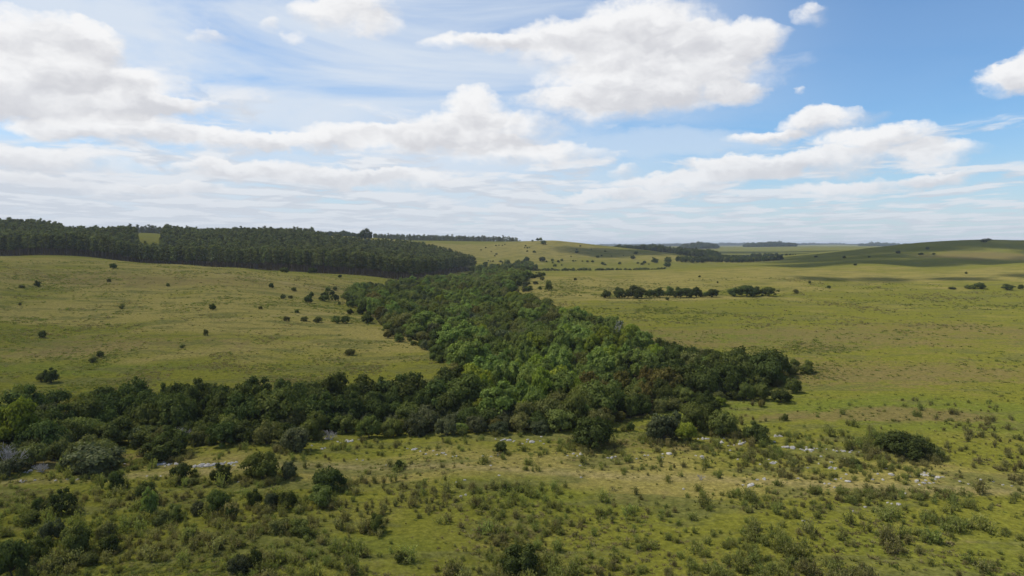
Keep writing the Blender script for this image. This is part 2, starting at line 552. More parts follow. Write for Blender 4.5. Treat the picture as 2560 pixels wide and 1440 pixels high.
LEAF = {
    'dark': leaf_mat('leaf_dark_green', (0.044, 0.058, 0.016), (0.094, 0.112, 0.032)),
    'mid': leaf_mat('leaf_mid_green', (0.082, 0.102, 0.024), (0.152, 0.172, 0.047)),
    'bright': leaf_mat('leaf_bright_green', (0.120, 0.162, 0.034), (0.195, 0.236, 0.062), 0.38),
    'lime': leaf_mat('leaf_lime', (0.150, 0.186, 0.024), (0.228, 0.254, 0.040), 0.38),
    'olive': leaf_mat('leaf_olive', (0.094, 0.100, 0.028), (0.165, 0.164, 0.054)),
    'grey': leaf_mat('leaf_grey_green', (0.068, 0.078, 0.032), (0.124, 0.132, 0.064)),
    'rust': leaf_mat('leaf_russet', (0.088, 0.082, 0.020), (0.150, 0.130, 0.036)),
    'gum': leaf_mat('leaf_eucalyptus', (0.066, 0.078, 0.024), (0.172, 0.176, 0.062), 0.3, 0.42),
    'broom': leaf_mat('leaf_broom', (0.152, 0.168, 0.040), (0.270, 0.268, 0.084), 0.45, 0.25),
    'broom_brown': leaf_mat('leaf_broom_brown', (0.152, 0.144, 0.046), (0.268, 0.236, 0.098), 0.45, 0.25),
    'tuft': leaf_mat('leaf_tuft', (0.110, 0.130, 0.030), (0.185, 0.190, 0.052), 0.4, 0.25),
    'tuft_dry': leaf_mat('leaf_tuft_dry', (0.155, 0.132, 0.056), (0.250, 0.208, 0.098), 0.4, 0.25),
}
BARK = bark_mat('bark_grey_brown', (0.05, 0.04, 0.03), (0.13, 0.11, 0.085))
BARK_GUM = bark_mat('bark_eucalyptus', (0.07, 0.05, 0.04), (0.20, 0.16, 0.125))
BARK_DEAD = bark_mat('bark_dead', (0.24, 0.22, 0.20), (0.48, 0.45, 0.42))

# ------------------------------------------------------------------ where the woods stand
def gp(rows):
    """ground polygon from (px, distance) pairs"""
    return [(float(ray(a, 612)[0] * d), d) for a, d in rows]


PLANT = gp([(-260, 462), (0, 452), (250, 447), (560, 441), (700, 436), (830, 432), (950, 424), (1042, 428), (1085, 500), (1125, 580), (1189, 705), (1150, 745), (1058, 765), (900, 745), (800, 750), (640, 740), (410, 735), (405, 600), (400, 525), (345, 525), (338, 620), (325, 660), (180, 655), (165, 640), (150, 672), (-260, 690)])
def pxpoly(rows):
    p_ = at([r[0] for r in rows], [r[1] for r in rows])
    return p_[:, :2]


BAND = pxpoly([(-170, 1075), (0, 1058), (300, 1030), (600, 1020), (900, 1018), (1090, 1003), (1150, 985), (1200, 1005), (1150, 1050), (900, 1062), (600, 1078), (300, 1088), (-170, 1125)])
BELT = pxpoly([(-120, 1200), (-120, 1125), (300, 1090), (600, 1080), (900, 1064), (1150, 1050), (1290, 1058), (1265, 1088), (1000, 1102), (820, 1094), (700, 1112), (350, 1138), (150, 1165)])
VALLEY = pxpoly([(866, 746), (948, 802), (1032, 846), (1108, 874), (1168, 897), (1165, 960), (1170, 1040), (1300, 1070), (1420, 1068), (1540, 1050), (1610, 1042), (1640, 1024), (1760, 1000), (1880, 978), (1945, 962), (1962, 940), (1900, 926), (1760, 912), (1650, 892), (1570, 858), (1480, 824), (1400, 796), (1330, 776), (1262, 750), (1285, 722), (1310, 706), (1322, 694), (1300, 686), (1240, 684), (1195, 690), (1060, 712), (960, 722), (890, 738)])
FAR_STREAM = gp([(1175, 640), (1240, 560), (1320, 600), (1345, 650), (1330, 720), (1290, 740), (1200, 720)])
STRIP = gp([(1340, 630), (1500, 642), (1660, 655), (1665, 668), (1500, 660), (1340, 655)])
VALLEY_END = gp([(1690, 800), (1740, 790), (1775, 830), (1860, 850), (1960, 880), (1955, 905), (1860, 930), (1810, 1000), (1770, 980), (1780, 880), (1740, 840)])

# ------------------------------------------------------------------ terrain
gm, N, out = new_mat('pasture')
tcg = N.n('ShaderNodeTexCoord')
PO = tcg.outputs['Object']
reg = N.n('ShaderNodeAttribute', attribute_name='region')
rs = N.n('ShaderNodeSeparateColor'); N.put(rs.inputs[0], reg.outputs['Color'])
flat = N.v('MULTIPLY', PO, (1.0, 1.0, 0.0))
n_big = N.noise(flat, 0.012, 4, 0.55, dist=0.4)
n_mid = N.noise(N.v('MULTIPLY', flat, (1.0, 1.5, 1.0)), 0.055, 5, 0.6, dist=0.5)
n_small = N.noise(flat, 0.40, 4, 0.62)
n_fine = N.noise(flat, 2.6, 4, 0.7)
n_sm2 = N.noise(flat, 1.1, 3, 0.6)
c_green = N.mix(n_small, (0.098, 0.108, 0.017), (0.150, 0.146, 0.031))
c_dry = N.mix(n_small, (0.160, 0.143, 0.043), (0.215, 0.184, 0.070))
c_lush = N.mix(n_small, (0.072, 0.100, 0.018), (0.115, 0.138, 0.029))
c_brown = N.mix(n_small, (0.105, 0.088, 0.036), (0.165, 0.128, 0.062))
dry = N.step(N.m('ADD', N.m('MULTIPLY_ADD', n_mid, 1.25, N.m('MULTIPLY', rs.outputs[0], 0.75)), N.m('MULTIPLY', n_big, 0.5)), 0.88, 1.32)
lush = N.step(N.m('ADD', N.m('MULTIPLY_ADD', n_mid, -1.0, N.m('MULTIPLY', rs.outputs[1], 0.9)), N.m('MULTIPLY', n_small, 0.5)), -0.05, 0.45)
brn = N.step(N.m('ADD', N.m('MULTIPLY_ADD', n_small, 1.0, N.m('MULTIPLY', rs.outputs[2], 0.6)), N.m('MULTIPLY', n_mid, 0.6)), 0.86, 1.20)
gc = N.mix(dry, c_green, c_dry)
gc = N.mix(N.m('MULTIPLY', lush, 0.65), gc, c_lush)
n_str = N.noise(N.v('MULTIPLY', flat, (0.55, 1.6, 1.0)), 0.11, 5, 0.62, dist=0.6)
gc = N.mix(N.step(n_str, 0.49, 0.60, 0.0, 0.8), gc, N.mix(n_sm2, (0.072, 0.082, 0.026), (0.122, 0.120, 0.044)))
gc = N.mix(N.m('MULTIPLY', brn, 0.75), gc, c_brown)
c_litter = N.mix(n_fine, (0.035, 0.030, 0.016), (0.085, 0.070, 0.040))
pth = N.n('ShaderNodeAttribute', attribute_name='path')
gc = N.mix(N.m('MULTIPLY', pth.outputs['Fac'], N.step(n_sm2, 0.25, 0.6, 0.45, 1.0)), gc, N.mix(n_small, (0.185, 0.155, 0.075), (0.25, 0.205, 0.115)))
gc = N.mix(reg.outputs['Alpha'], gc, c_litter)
gc = N.mix(1.0, gc, N.mix(N.step(n_fine, 0.25, 0.75), (0.66, 0.66, 0.66), (1.28, 1.28, 1.26)), 'MULTIPLY')
gc = N.mix(1.0, gc, N.mix(N.step(n_sm2, 0.3, 0.7), (0.78, 0.79, 0.80), (1.18, 1.17, 1.14)), 'MULTIPLY')
gc = N.mix(1.0, gc, (1.23, 1.165, 0.97, 1.0), 'MULTIPLY')
bs = N.n('ShaderNodeBsdfDiffuse'); bs.inputs['Roughness'].default_value = 0.8
N.put(bs.inputs['Color'], gc)
bmp = N.n('ShaderNodeBump'); bmp.inputs['Strength'].default_value = 0.55; bmp.inputs['Distance'].default_value = 0.25
N.put(bmp.inputs['Height'], N.m('MULTIPLY_ADD', n_fine, 0.5, n_small))
N.t.links.new(bmp.outputs[0], bs.inputs['Normal'])
N.t.links.new(bs.outputs[0], out.inputs['Surface'])

nr, nt = GX.shape
gv = np.stack([GX, GY, GZ], -1).reshape(-1, 3)
# close the middle with one vertex and the seam behind the camera by wrapping the columns
jj, ii = np.meshgrid(np.arange(nr - 1), np.arange(nt - 1), indexing='ij')
a_ = (jj * nt + ii).ravel()
gq = np.c_[a_, a_ + 1, a_ + nt + 1, a_ + nt][:, ::-1]
gv = np.vstack([gv, [[0, 0, float(GZ[0].mean())]]])
ci = len(gv) - 1
gt = np.c_[np.full(nt - 1, ci), np.arange(1, nt), np.arange(nt - 1)][:, ::-1]


def blob_field(rows):
    """soft world-space patches: (px, py, half width m, half depth m, amount)"""
    p_ = at([r[0] for r in rows], [r[1] for r in rows])
    f = np.zeros(len(gv))
    jit = (fbm(gv[:, 0], gv[:, 1], 30, 3, 41) - 0.5) * 1.2
    for (cx, cy_, _), r in zip(p_, rows):
        d = np.hypot((gv[:, 0] - cx) / r[2], (gv[:, 1] - cy_) / r[3]) + jit
        f = np.maximum(f, r[4] * np.clip(1.5 - d, 0, 1))
    return f


R_dry = blob_field([(600, 700, 120, 60, .7), (450, 760, 60, 30, .8), (300, 790, 40, 18, .7), (720, 820, 45, 20, .8), (900, 860, 30, 12, .6), (500, 870, 50, 14, .5), (1450, 705, 90, 60, 1.0), (1350, 740, 40, 16, 1.0), (1550, 745, 60, 10, .9), (1900, 680, 160, 70, .55),
                    (1250, 625, 180, 120, .8), (1600, 640, 120, 80, .5), (2400, 690, 120, 60, .5), (1400, 1170, 40, 6, .5), (2150, 1200, 25, 4, .6), (2300, 1215, 14, 2.5, .8), (700, 1150, 30, 4, .4), (60, 650, 120, 40, .6), (0, 760, 60, 30, .4)])
R_lush = blob_field([(1750, 1010, 22, 9, 1.0), (1900, 840, 40, 16, .8), (1750, 840, 40, 14, .6), (2200, 1020, 40, 9, .7), (1500, 1230, 14, 8, .4), (800, 1400, 14, 8, .5), (250, 920, 40, 6, .6), (1100, 870, 20, 6, .5), (2400, 1060, 25, 8, .7), (1300, 780, 20, 14, .5), (2460, 1380, 12, 10, .5)])
R_brown = blob_field([(2200, 1035, 18, 3.5, 1.0), (2050, 850, 60, 16, .5), (1950, 920, 35, 10, .5), (2300, 830, 60, 20, .5), (350, 700, 60, 20, .5), (2150, 930, 40, 12, .6), (1900, 830, 40, 8, .6), (2480, 640, 60, 40, .8), (1700, 1110, 16, 3, .5), (200, 1150, 20, 4, .4), (300, 860, 40, 14, .4)])
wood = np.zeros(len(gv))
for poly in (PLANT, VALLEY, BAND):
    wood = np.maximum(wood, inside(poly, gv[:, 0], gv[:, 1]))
PATHS = [([(-60, 1212), (330, 1190), (560, 1176), (800, 1162), (1050, 1166), (1300, 1176), (1750, 1197), (2150, 1216), (2400, 1226), (2620, 1236)], .9, .55), ([(403, 673), (520, 682), (605, 691), (690, 703), (772, 718), (860, 730)], 1.6, .7),
         ([(560, 800), (700, 790), (800, 784), (880, 782)], 1.2, .4), ([(1290, 745), (1420, 738), (1560, 742), (1700, 752)], 1.4, .35), ([(1330, 705), (1500, 700), (1700, 690)], 1.6, .3)]
path = np.zeros(len(gv))
for rows, half, amt in PATHS:
    pp = at([r[0] for r in rows], [r[1] for r in rows])[:, :2]
    for a_p, b_p in zip(pp[:-1], pp[1:]):
        d_ = b_p - a_p
        t_ = np.clip(((gv[:, :2] - a_p) @ d_) / (d_ @ d_), 0, 1)
        dd = np.hypot(*(gv[:, :2] - a_p - t_[:, None] * d_).T) + (fbm(gv[:, 0], gv[:, 1], 7, 2, 12) - .5) * half * 1.6
        path = np.maximum(path, amt * np.clip(1.6 - dd / half, 0, 1))
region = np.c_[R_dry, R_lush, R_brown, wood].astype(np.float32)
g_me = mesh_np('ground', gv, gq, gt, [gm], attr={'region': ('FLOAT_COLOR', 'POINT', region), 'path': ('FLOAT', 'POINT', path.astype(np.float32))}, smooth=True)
tag(link('ground', g_me), 'rolling green and straw coloured pasture reaching the horizon', kind='structure')


# ------------------------------------------------------------------ plant shapes
def tube(p0, p1, r0, r1, sides=6):
    p0, p1 = np.array(p0, float), np.array(p1, float)
    d = p1 - p0; d /= np.linalg.norm(d) + 1e-9
    a = np.cross(d, [0.3, 0.9, 0.2]); a /= np.linalg.norm(a); b = np.cross(d, a)
    t = np.linspace(0, 2 * math.pi, sides, endpoint=False)
    ring = np.cos(t)[:, None] * a + np.sin(t)[:, None] * b
    v = np.vstack([p0 + ring * r0, p1 + ring * r1])
    i = np.arange(sides); j = (i + 1) % sides
    return v, np.c_[i, j, j + sides, i + sides]


def tubes(segs, sides=6):
    V, Qd, c = [], [], 0
    for (p0, p1, r0, r1) in segs:
        v, q = tube(p0, p1, r0, r1, sides)
        V.append(v); Qd.append(q + c); c += len(v)
    return np.vstack(V), np.vstack(Qd)


def leaves(pos, nrm, size, r_, aspect=0.6):
    """one small bent leaf quad per position"""
    n = len(pos)
    nrm = nrm / (np.linalg.norm(nrm, axis=1)[:, None] + 1e-9)
    t = np.cross(nrm, r_.normal(size=(n, 3))); t /= np.linalg.norm(t, axis=1)[:, None] + 1e-9
    b = np.cross(nrm, t)
    s = (size * r_.uniform(0.6, 1.4, n))[:, None] if np.ndim(size) == 0 else (size * r_.uniform(0.6, 1.4, n))[:, None]
    v = np.stack([pos - t * s, pos - b * s * aspect, pos + t * s, pos + b * s * aspect], 1).reshape(-1, 3)
    q = np.arange(4 * n).reshape(n, 4)
    return v, q


ICO = None


def ico(sub=1):
    import bmesh
    bm = bmesh.new(); bmesh.ops.create_icosphere(bm, subdivisions=sub, radius=1.0)
    v = np.array([x.co[:] for x in bm.verts]); f = np.array([[x.index for x in p.verts] for p in bm.faces])
    bm.free()
    return v, f


ICO1 = ico(1)
ICO2 = ico(2)
ICO3 = ico(3)


def crown_geo(seed, n_leaf=3000, lobes=16, shape=(1.0, 1.0, 0.72), zc=0.62, leaf=0.075, lobe_r=(0.26, 0.42), flat_top=0.0, wild=0.25, spray=0.0):
    """foliage gathered in uneven lobes over a unit-radius crown; z runs from about 0.05 to 1.3"""
    r_ = np.random.default_rng(seed)
    g = (1 + 5 ** 0.5) / 2
    cs, rs_ = [], []
    for i in range(lobes):
        t = (i + 0.5) / lobes
        zz = 1 - 1.75 * t
        ph = 2 * math.pi * i / g + r_.uniform(-0.5, 0.5)
        rr = math.sqrt(max(0, 1 - zz * zz))
        lr = r_.uniform(*lobe_r)
        k = (1 - lr * 0.85) * r_.uniform(1 - wild, 1 + wild * 0.45)
        c = np.array([math.cos(ph) * rr * k * shape[0], math.sin(ph) * rr * k * shape[1], zz * k * shape[2] + zc])
        cs.append(c); rs_.append(lr)
    cs.append(np.array([0, 0, zc])); rs_.append(0.5)
    cs, rs_ = np.array(cs), np.array(rs_)
    w = rs_ ** 2; w[-1] *= 0.4; w /= w.sum()
    pick = r_.choice(len(cs), n_leaf, p=w)
    d = r_.normal(size=(n_leaf, 3)); d /= np.linalg.norm(d, axis=1)[:, None]
    d[:, 2] = np.where(d[:, 2] < -0.35, -d[:, 2] * 0.6, d[:, 2])
    rad = rs_[pick] * (1 - 0.35 * r_.random(n_leaf) ** 2 + 0.16 * r_.random(n_leaf) ** 3 + spray * r_.random(n_leaf) ** 4)
    bump = 1 + 0.22 * np.sin(d[:, 0] * 7 + pick * 1.7) * np.sin(d[:, 1] * 8 + pick) * np.sin(d[:, 2] * 7 + pick * 2.3)
    pos = cs[pick] + d * (rad * bump)[:, None] * np.array([1, 1, 0.85])
    pos[:, 2] = np.maximum(pos[:, 2], 0.02 + 0.1 * r_.random(n_leaf))
    outw = pos - np.array([0, 0, zc * 0.8])
    outw /= np.linalg.norm(outw, axis=1)[:, None] + 1e-9
    nr_ = d * 0.8 + outw * 0.4 + r_.normal(size=(n_leaf, 3)) * 0.42
    v, q = leaves(pos, nr_, leaf, r_, 0.62)
    tone = np.clip(r_.normal(0.45, 0.25, n_leaf) + 0.25 * np.sin(pick * 12.9898), 0, 1)
    # opaque inner masses so that the crown is not see-through everywhere
    tri, tv, c0 = [], [], len(v)
    for c, lr in zip(cs, rs_):
        if r_.random() < 0.82:
            iv = ICO1[0] * lr * 0.70 * np.array([1, 1, 0.85]) * (1 + 0.2 * r_.normal(size=(len(ICO1[0]), 1))) + c
            iv[:, 2] = np.maximum(iv[:, 2], 0.05)
            tri.append(ICO1[1] + c0); tv.append(iv); c0 += len(iv)
    tv = np.vstack(tv); tri = np.vstack(tri)
    vv = np.vstack([v, tv])
    lt = np.concatenate([np.repeat(tone, 4), np.full(len(tv), 0.25)])
    return vv, q, tri, lt.astype(np.float32), cs, rs_


def trunk_geo(cs, rs_, seed, zc=0.62, r0=0.075, stems=1):
    r_ = np.random.default_rng(seed + 500)
    segs = []
    for s in range(stems):
        bx, by = (0, 0) if stems == 1 else r_.uniform(-0.12, 0.12, 2)
        k1 = np.array([bx + r_.uniform(-.08, .08), by + r_.uniform(-.08, .08), zc * 0.35])
        k2 = np.array([bx * 2 + r_.uniform(-.1, .1), by * 2 + r_.uniform(-.1, .1), zc * 0.75])
        segs += [((bx, by, -0.06), k1, r0, r0 * 0.78), (k1, k2, r0 * 0.78, r0 * 0.55)]
        for i in r_.choice(len(cs) - 1, min(6, len(cs) - 1), replace=False):
            segs.append((k1 if r_.random() < .5 else k2, cs[i], r0 * 0.45, r0 * 0.14))
    return tubes(segs)


TREES = {}      # kind -> list of (crown mesh, trunk mesh, joined mesh)
SHAPES = {
    'dark': dict(lobes=19, shape=(1, 1, .74), n_leaf=3900, leaf=.060, lobe_r=(.14, .44), wild=.52, spray=.3),
    'mid': dict(lobes=21, shape=(1, 1, .78), n_leaf=3900, leaf=.060, lobe_r=(.14, .42), wild=.52, spray=.35),
    'bright': dict(lobes=24, shape=(1, 1, .92), zc=.78, n_leaf=3800, leaf=.066, lobe_r=(.15, .36), wild=.46, spray=.4),
    'lime': dict(lobes=22, shape=(1, 1, .86), zc=.74, n_leaf=3600, leaf=.066, lobe_r=(.2, .36), wild=.32, spray=.2),
    'olive': dict(lobes=20, shape=(1, 1, .66), zc=.54, n_leaf=3300, leaf=.062, lobe_r=(.15, .4), wild=.48, spray=.35),
    'grey': dict(lobes=20, shape=(1, 1, .66), zc=.54, n_leaf=2600, leaf=.066, lobe_r=(.2, .36), wild=.36, spray=.35),
    'rust': dict(lobes=18, shape=(1, 1, .70), n_leaf=3200, leaf=.068, wild=.28),
}


def join_geo(cv, cq, ct, lt, tv, tq):
    v = np.vstack([cv, tv]); q = np.vstack([cq, tq + len(cv)])
    mi = np.concatenate([np.zeros(len(cq)), np.ones(len(tq)), np.zeros(len(ct))])
    return v, q, ct, mi, np.concatenate([lt, np.zeros(len(tv), np.float32)])


for ki, (kind, sp) in enumerate(SHAPES.items()):
    TREES[kind] = []
    for vi in range(4):
        sp2 = dict(sp)
        e = 1 + 0.16 * math.sin(vi * 2.1 + ki)
        sp2['shape'] = (sp['shape'][0] * e, sp['shape'][1] / e, sp['shape'][2] * (1 + .1 * math.cos(vi * 1.7 + ki)))
        cv, cq, ct, lt, cs, rs_ = crown_geo(100 * ki + vi, **sp2)
        tv, tq = trunk_geo(cs, rs_, 100 * ki + vi, sp.get('zc', .62), stems=3 if kind in ('grey', 'olive') else 1)
        cm = mesh_np('crown_' + kind, cv, cq, ct, [LEAF[kind]], attr={'leaf': ('FLOAT', 'POINT', lt)})
        tm = mesh_np('trunk_' + kind, tv, tq, None, [BARK])
        jv, jq, jt, mi, jl = join_geo(cv, cq, ct, lt, tv, tq)
        jm = mesh_np('tree_' + kind, jv, jq, jt, [LEAF[kind], BARK], mi, {'leaf': ('FLOAT', 'POINT', jl)})
        TREES[kind].append((cm, tm, jm))


def gum_geo(seed, low=.36):
    """slim plantation eucalyptus, one unit tall"""
    r_ = np.random.default_rng(seed)
    n, lob = 1000, 19
    lean = r_.uniform(-.02, .02, 2)
    zz = np.sort(r_.uniform(low, .96, lob))
    rad = .135 * np.sqrt(np.clip((1.03 - zz) / .5, .08, 1)) * r_.uniform(.55, 1.15, lob)
    ph = r_.uniform(0, 2 * math.pi, lob)
    cs = np.c_[np.cos(ph) * rad * .75 + lean[0] * zz, np.sin(ph) * rad * .75 + lean[1] * zz, zz]
    rs_ = r_.uniform(.045, .085, lob)
    pick = r_.choice(lob, n, p=rs_ ** 2 / (rs_ ** 2).sum())
    d = r_.normal(size=(n, 3)); d /= np.linalg.norm(d, axis=1)[:, None]
    pos = cs[pick] + d * (rs_[pick] * r_.uniform(.55, 1.2, n))[:, None] * np.array([1, 1, .95])
    v, q = leaves(pos, d + r_.normal(size=(n, 3)) * .5, .0165, r_, .5)
    tone = np.clip(r_.normal(.45, .25, n) + .2 * np.sin(pick * 4.1), 0, 1)
    tri, tv, c0 = [], [], len(v)
    for c, lr in zip(cs, rs_):
        iv = ICO1[0] * lr * .62 + c
        tri.append(ICO1[1] + c0); tv.append(iv); c0 += len(iv)
    tv = np.vstack(tv)
    segs = [((0, 0, -.03), (lean[0] * .5, lean[1] * .5, .5), .011, .0085), ((lean[0] * .5, lean[1] * .5, .5), (lean[0], lean[1], .93), .0085, .003)]
    for i in r_.choice(lob, 7, replace=False):
        b = zz[i] - r_.uniform(.06, .12)
        segs.append(((lean[0] * b, lean[1] * b, b), cs[i], .0035, .0015))
    for _ in range(4):
        b = r_.uniform(.2, .42); a = r_.uniform(0, 6.28)
        segs.append(((lean[0] * b, lean[1] * b, b), (math.cos(a) * .05, math.sin(a) * .05, b + .03), .0025, .001))
    kv, kq = tubes(segs, 5)
    lt = np.concatenate([np.repeat(tone, 4), np.full(len(tv), .3)]).astype(np.float32)
    return np.vstack([v, tv]), q, np.vstack(tri), lt, kv, kq


GUMS, GUMS_FAR = [], []
for vi in range(6):
    cv, cq, ct, lt, kv, kq = gum_geo(900 + vi)
    cm = mesh_np('crown_gum', cv, cq, ct, [LEAF['gum']], attr={'leaf': ('FLOAT', 'POINT', lt)})
    tm = mesh_np('trunk_gum', kv, kq, None, [BARK_GUM])
    jv, jq, jt, mi, jl = join_geo(cv, cq, ct, lt, kv, kq)
    GUMS.append((cm, tm, mesh_np('tree_gum', jv, jq, jt, [LEAF['gum'], BARK_GUM], mi, {'leaf': ('FLOAT', 'POINT', jl)})))


for vi in range(3):
    cv, cq, ct, lt, kv, kq = gum_geo(950 + vi, .10)
    jv, jq, jt, mi, jl = join_geo(cv, cq, ct, lt, kv, kq)
    GUMS_FAR.append(mesh_np('tree_gum_far', jv, jq, jt, [LEAF['gum'], BARK_GUM], mi, {'leaf': ('FLOAT', 'POINT', jl)}))


def broom_geo(seed, stems=46, fan=0.75, per=9):
    """open upright shrublet of many wiry stems, about one unit tall and wide"""
    r_ = np.random.default_rng(seed)
    pos, nr_, size = [], [], []
    heads = r_.integers(2, 5)
    hub = r_.uniform(-.28, .28, (heads, 2))
    for s in range(stems):
        h = hub[s % heads]
        a = r_.uniform(0, 2 * math.pi); tilt = abs(r_.normal(0, fan * .55)); ln = r_.uniform(.5, 1.08) * (1 - .22 * tilt)
        d = np.array([math.cos(a) * math.sin(tilt), math.sin(a) * math.sin(tilt), math.cos(tilt)])
        base = np.array([h[0] + r_.uniform(-.06, .06), h[1] + r_.uniform(-.06, .06), -.03])
        t = (np.arange(per) + r_.random(per)) / per
        t = .22 + .78 * t
        pp = base + d * ln * t[:, None] + r_.normal(size=(per, 3)) * .035
        pos.append(pp); nr_.append(r_.normal(size=(per, 3)) + np.array([0, 0, .35]))
        size.append(np.full(per, .052))
    pos, nr_, size = np.vstack(pos), np.vstack(nr_), np.concatenate(size)
    pos[:, 2] = np.maximum(pos[:, 2], .01)
    n = len(pos)
    # narrow blades standing along the stems
    up = np.array([0, 0, 1.0]) + r_.normal(size=(n, 3)) * .55
    up /= np.linalg.norm(up, axis=1)[:, None]
    side = np.cross(up, r_.normal(size=(n, 3))); side /= np.linalg.norm(side, axis=1)[:, None]
    s = (size * r_.uniform(.7, 1.5, n))[:, None]
    v = np.stack([pos - up * s, pos - side * s * .42, pos + up * s * 1.3, pos + side * s * .42], 1).reshape(-1, 3)
    q = np.arange(4 * n).reshape(n, 4)
    tone = np.clip(r_.normal(.45, .25, n) + (pos[:, 2] - .45) * .5, 0, 1)
    segs = []
    for k in range(8):
        h = hub[k % heads]; a = r_.uniform(0, 6.28); tl = r_.uniform(.1, fan)
        segs.append(((h[0], h[1], -.05), (h[0] + math.cos(a) * tl * .5, h[1] + math.sin(a) * tl * .5, r_.uniform(.4, .7)), .014, .006))
    tv, tq = tubes(segs, 4)
    return v, q, np.repeat(tone, 4).astype(np.float32), tv, tq


BROOM = {}
for kind in ('broom', 'broom_brown'):
    BROOM[kind] = []
    for vi in range(5):
        v, q, lt, tv, tq = broom_geo(1300 + vi + (50 if kind != 'broom' else 0), stems=40 + 6 * vi, fan=.6 + .08 * vi)
        vv = np.vstack([v, tv]); qq = np.vstack([q, tq + len(v)])
        mi = np.concatenate([np.zeros(len(q)), np.ones(len(tq))])
        BROOM[kind].append(mesh_np('shrub_' + kind, vv, qq, None, [LEAF[kind], BARK], mi, {'leaf': ('FLOAT', 'POINT', np.concatenate([lt, np.zeros(len(tv), np.float32)]))}))


def tuft_geo(seed, n=22):
    r_ = np.random.default_rng(seed)
    a = r_.uniform(0, 2 * math.pi, n); tilt = np.abs(r_.normal(.45, .3, n)); ln = r_.uniform(.5, 1.0, n)
    base = np.c_[r_.normal(0, .2, n), r_.normal(0, .2, n), np.full(n, -.05)]
    d = np.c_[np.cos(a) * np.sin(tilt), np.sin(a) * np.sin(tilt), np.cos(tilt)]
    side = np.c_[-np.sin(a), np.cos(a), np.zeros(n)] * .085
    tip = base + d * ln[:, None]
    v = np.stack([base - side, base + side, tip], 1).reshape(-1, 3)
    t = np.arange(3 * n).reshape(n, 3)
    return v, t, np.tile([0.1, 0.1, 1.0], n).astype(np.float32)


TUFT = {}
for kind in ('tuft', 'tuft_dry'):
    TUFT[kind] = []
    for vi in range(3):
        v, t, lt = tuft_geo(1700 + vi)
        TUFT[kind].append(mesh_np('tuft', v, None, t, [LEAF[kind]], attr={'leaf': ('FLOAT', 'POINT', lt)}))


# ------------------------------------------------------------------ masses nobody could count
def stuff(name, label, meshes, pos, rz, scl, idx):
    """ONE object that repeats the given shapes at the given points"""
    pool = bpy.data.collections.new(name + '_shapes')
    for i, me in enumerate(meshes):
        pool.objects.link(bpy.data.objects.new(f'{name}_shape_{i:02d}', me))
    me = bpy.data.meshes.new(name)
    n = len(pos)
    me.vertices.add(n); me.vertices.foreach_set('co', np.asarray(pos, np.float32).ravel())
    for nm, dt, arr in (('rz', 'FLOAT', rz), ('idx', 'INT', idx)):
        a = me.attributes.new(nm, dt, 'POINT'); a.data.foreach_set('value', np.ascontiguousarray(arr, np.int32 if dt == 'INT' else np.float32))
    a = me.attributes.new('scl', 'FLOAT_VECTOR', 'POINT'); a.data.foreach_set('vector', np.ascontiguousarray(scl, np.float32).ravel())
    o = link(name, me)
    ng = bpy.data.node_groups.new(name, 'GeometryNodeTree')
    ng.interface.new_socket('Geometry', in_out='INPUT', socket_type='NodeSocketGeometry')
    ng.interface.new_socket('Geometry', in_out='OUTPUT', socket_type='NodeSocketGeometry')
    nd = ng.nodes
    gi, go = nd.new('NodeGroupInput'), nd.new('NodeGroupOutput')
    ci_ = nd.new('GeometryNodeCollectionInfo'); ci_.inputs['Collection'].default_value = pool
    ci_.inputs['Separate Children'].default_value = True; ci_.inputs['Reset Children'].default_value = True
    ip = nd.new('GeometryNodeInstanceOnPoints'); ip.inputs['Pick Instance'].default_value = True

    def named(nm, dt):
        x = nd.new('GeometryNodeInputNamedAttribute'); x.data_type = dt; x.inputs['Name'].default_value = nm
        return [s for s in x.outputs if s.enabled and s.name == 'Attribute'][0]
    cx = nd.new('ShaderNodeCombineXYZ')
    ng.links.new(named('rz', 'FLOAT'), cx.inputs[2])
    er = nd.new('FunctionNodeEulerToRotation')
    ng.links.new(cx.outputs[0], er.inputs[0])
    ng.links.new(gi.outputs[0], ip.inputs['Points'])
    ng.links.new(ci_.outputs[0], ip.inputs['Instance'])
    ng.links.new(named('idx', 'INT'), ip.inputs['Instance Index'])
    ng.links.new(er.outputs[0], ip.inputs['Rotation'])
    ng.links.new(named('scl', 'FLOAT_VECTOR'), ip.inputs['Scale'])
    ng.links.new(ip.outputs[0], go.inputs[0])
    md = o.modifiers.new('instances', 'NODES'); md.node_group = ng
    return tag(o, label, kind='stuff')


def plant_tree(name, meshes, loc, rz, scl, label, cat, group):
    """a tree as a thing: an empty at its foot with trunk and crown"""
    t = bpy.data.objects.new(name, None)
    t.empty_display_size = 0.3
    COL.objects.link(t)
    t.location = loc; t.rotation_euler = (0, 0, rz); t.scale = scl
    for nm, me in (('crown', meshes[0]), ('trunk', meshes[1])):
        c = bpy.data.objects.new(nm, me); COL.objects.link(c); c.parent = t
    return tag(t, label, cat, group)


# ------------------------------------------------------------------ eucalyptus plantation
gum_xy = scatter(PLANT, 3.7, 21)
slot = gp([(827, 640), (834, 640), (834, 760), (826, 760)])
gum_xy = gum_xy[~inside(slot, gum_xy[:, 0], gum_xy[:, 1])]
gz = ground(gum_xy[:, 0], gum_xy[:, 1])
gh = rng.normal(13.6, 0.9, len(gum_xy)).clip(11, 16) * (1 + .10 * (fbm(gum_xy[:, 0], gum_xy[:, 1], 60, 2, 5) - .5))
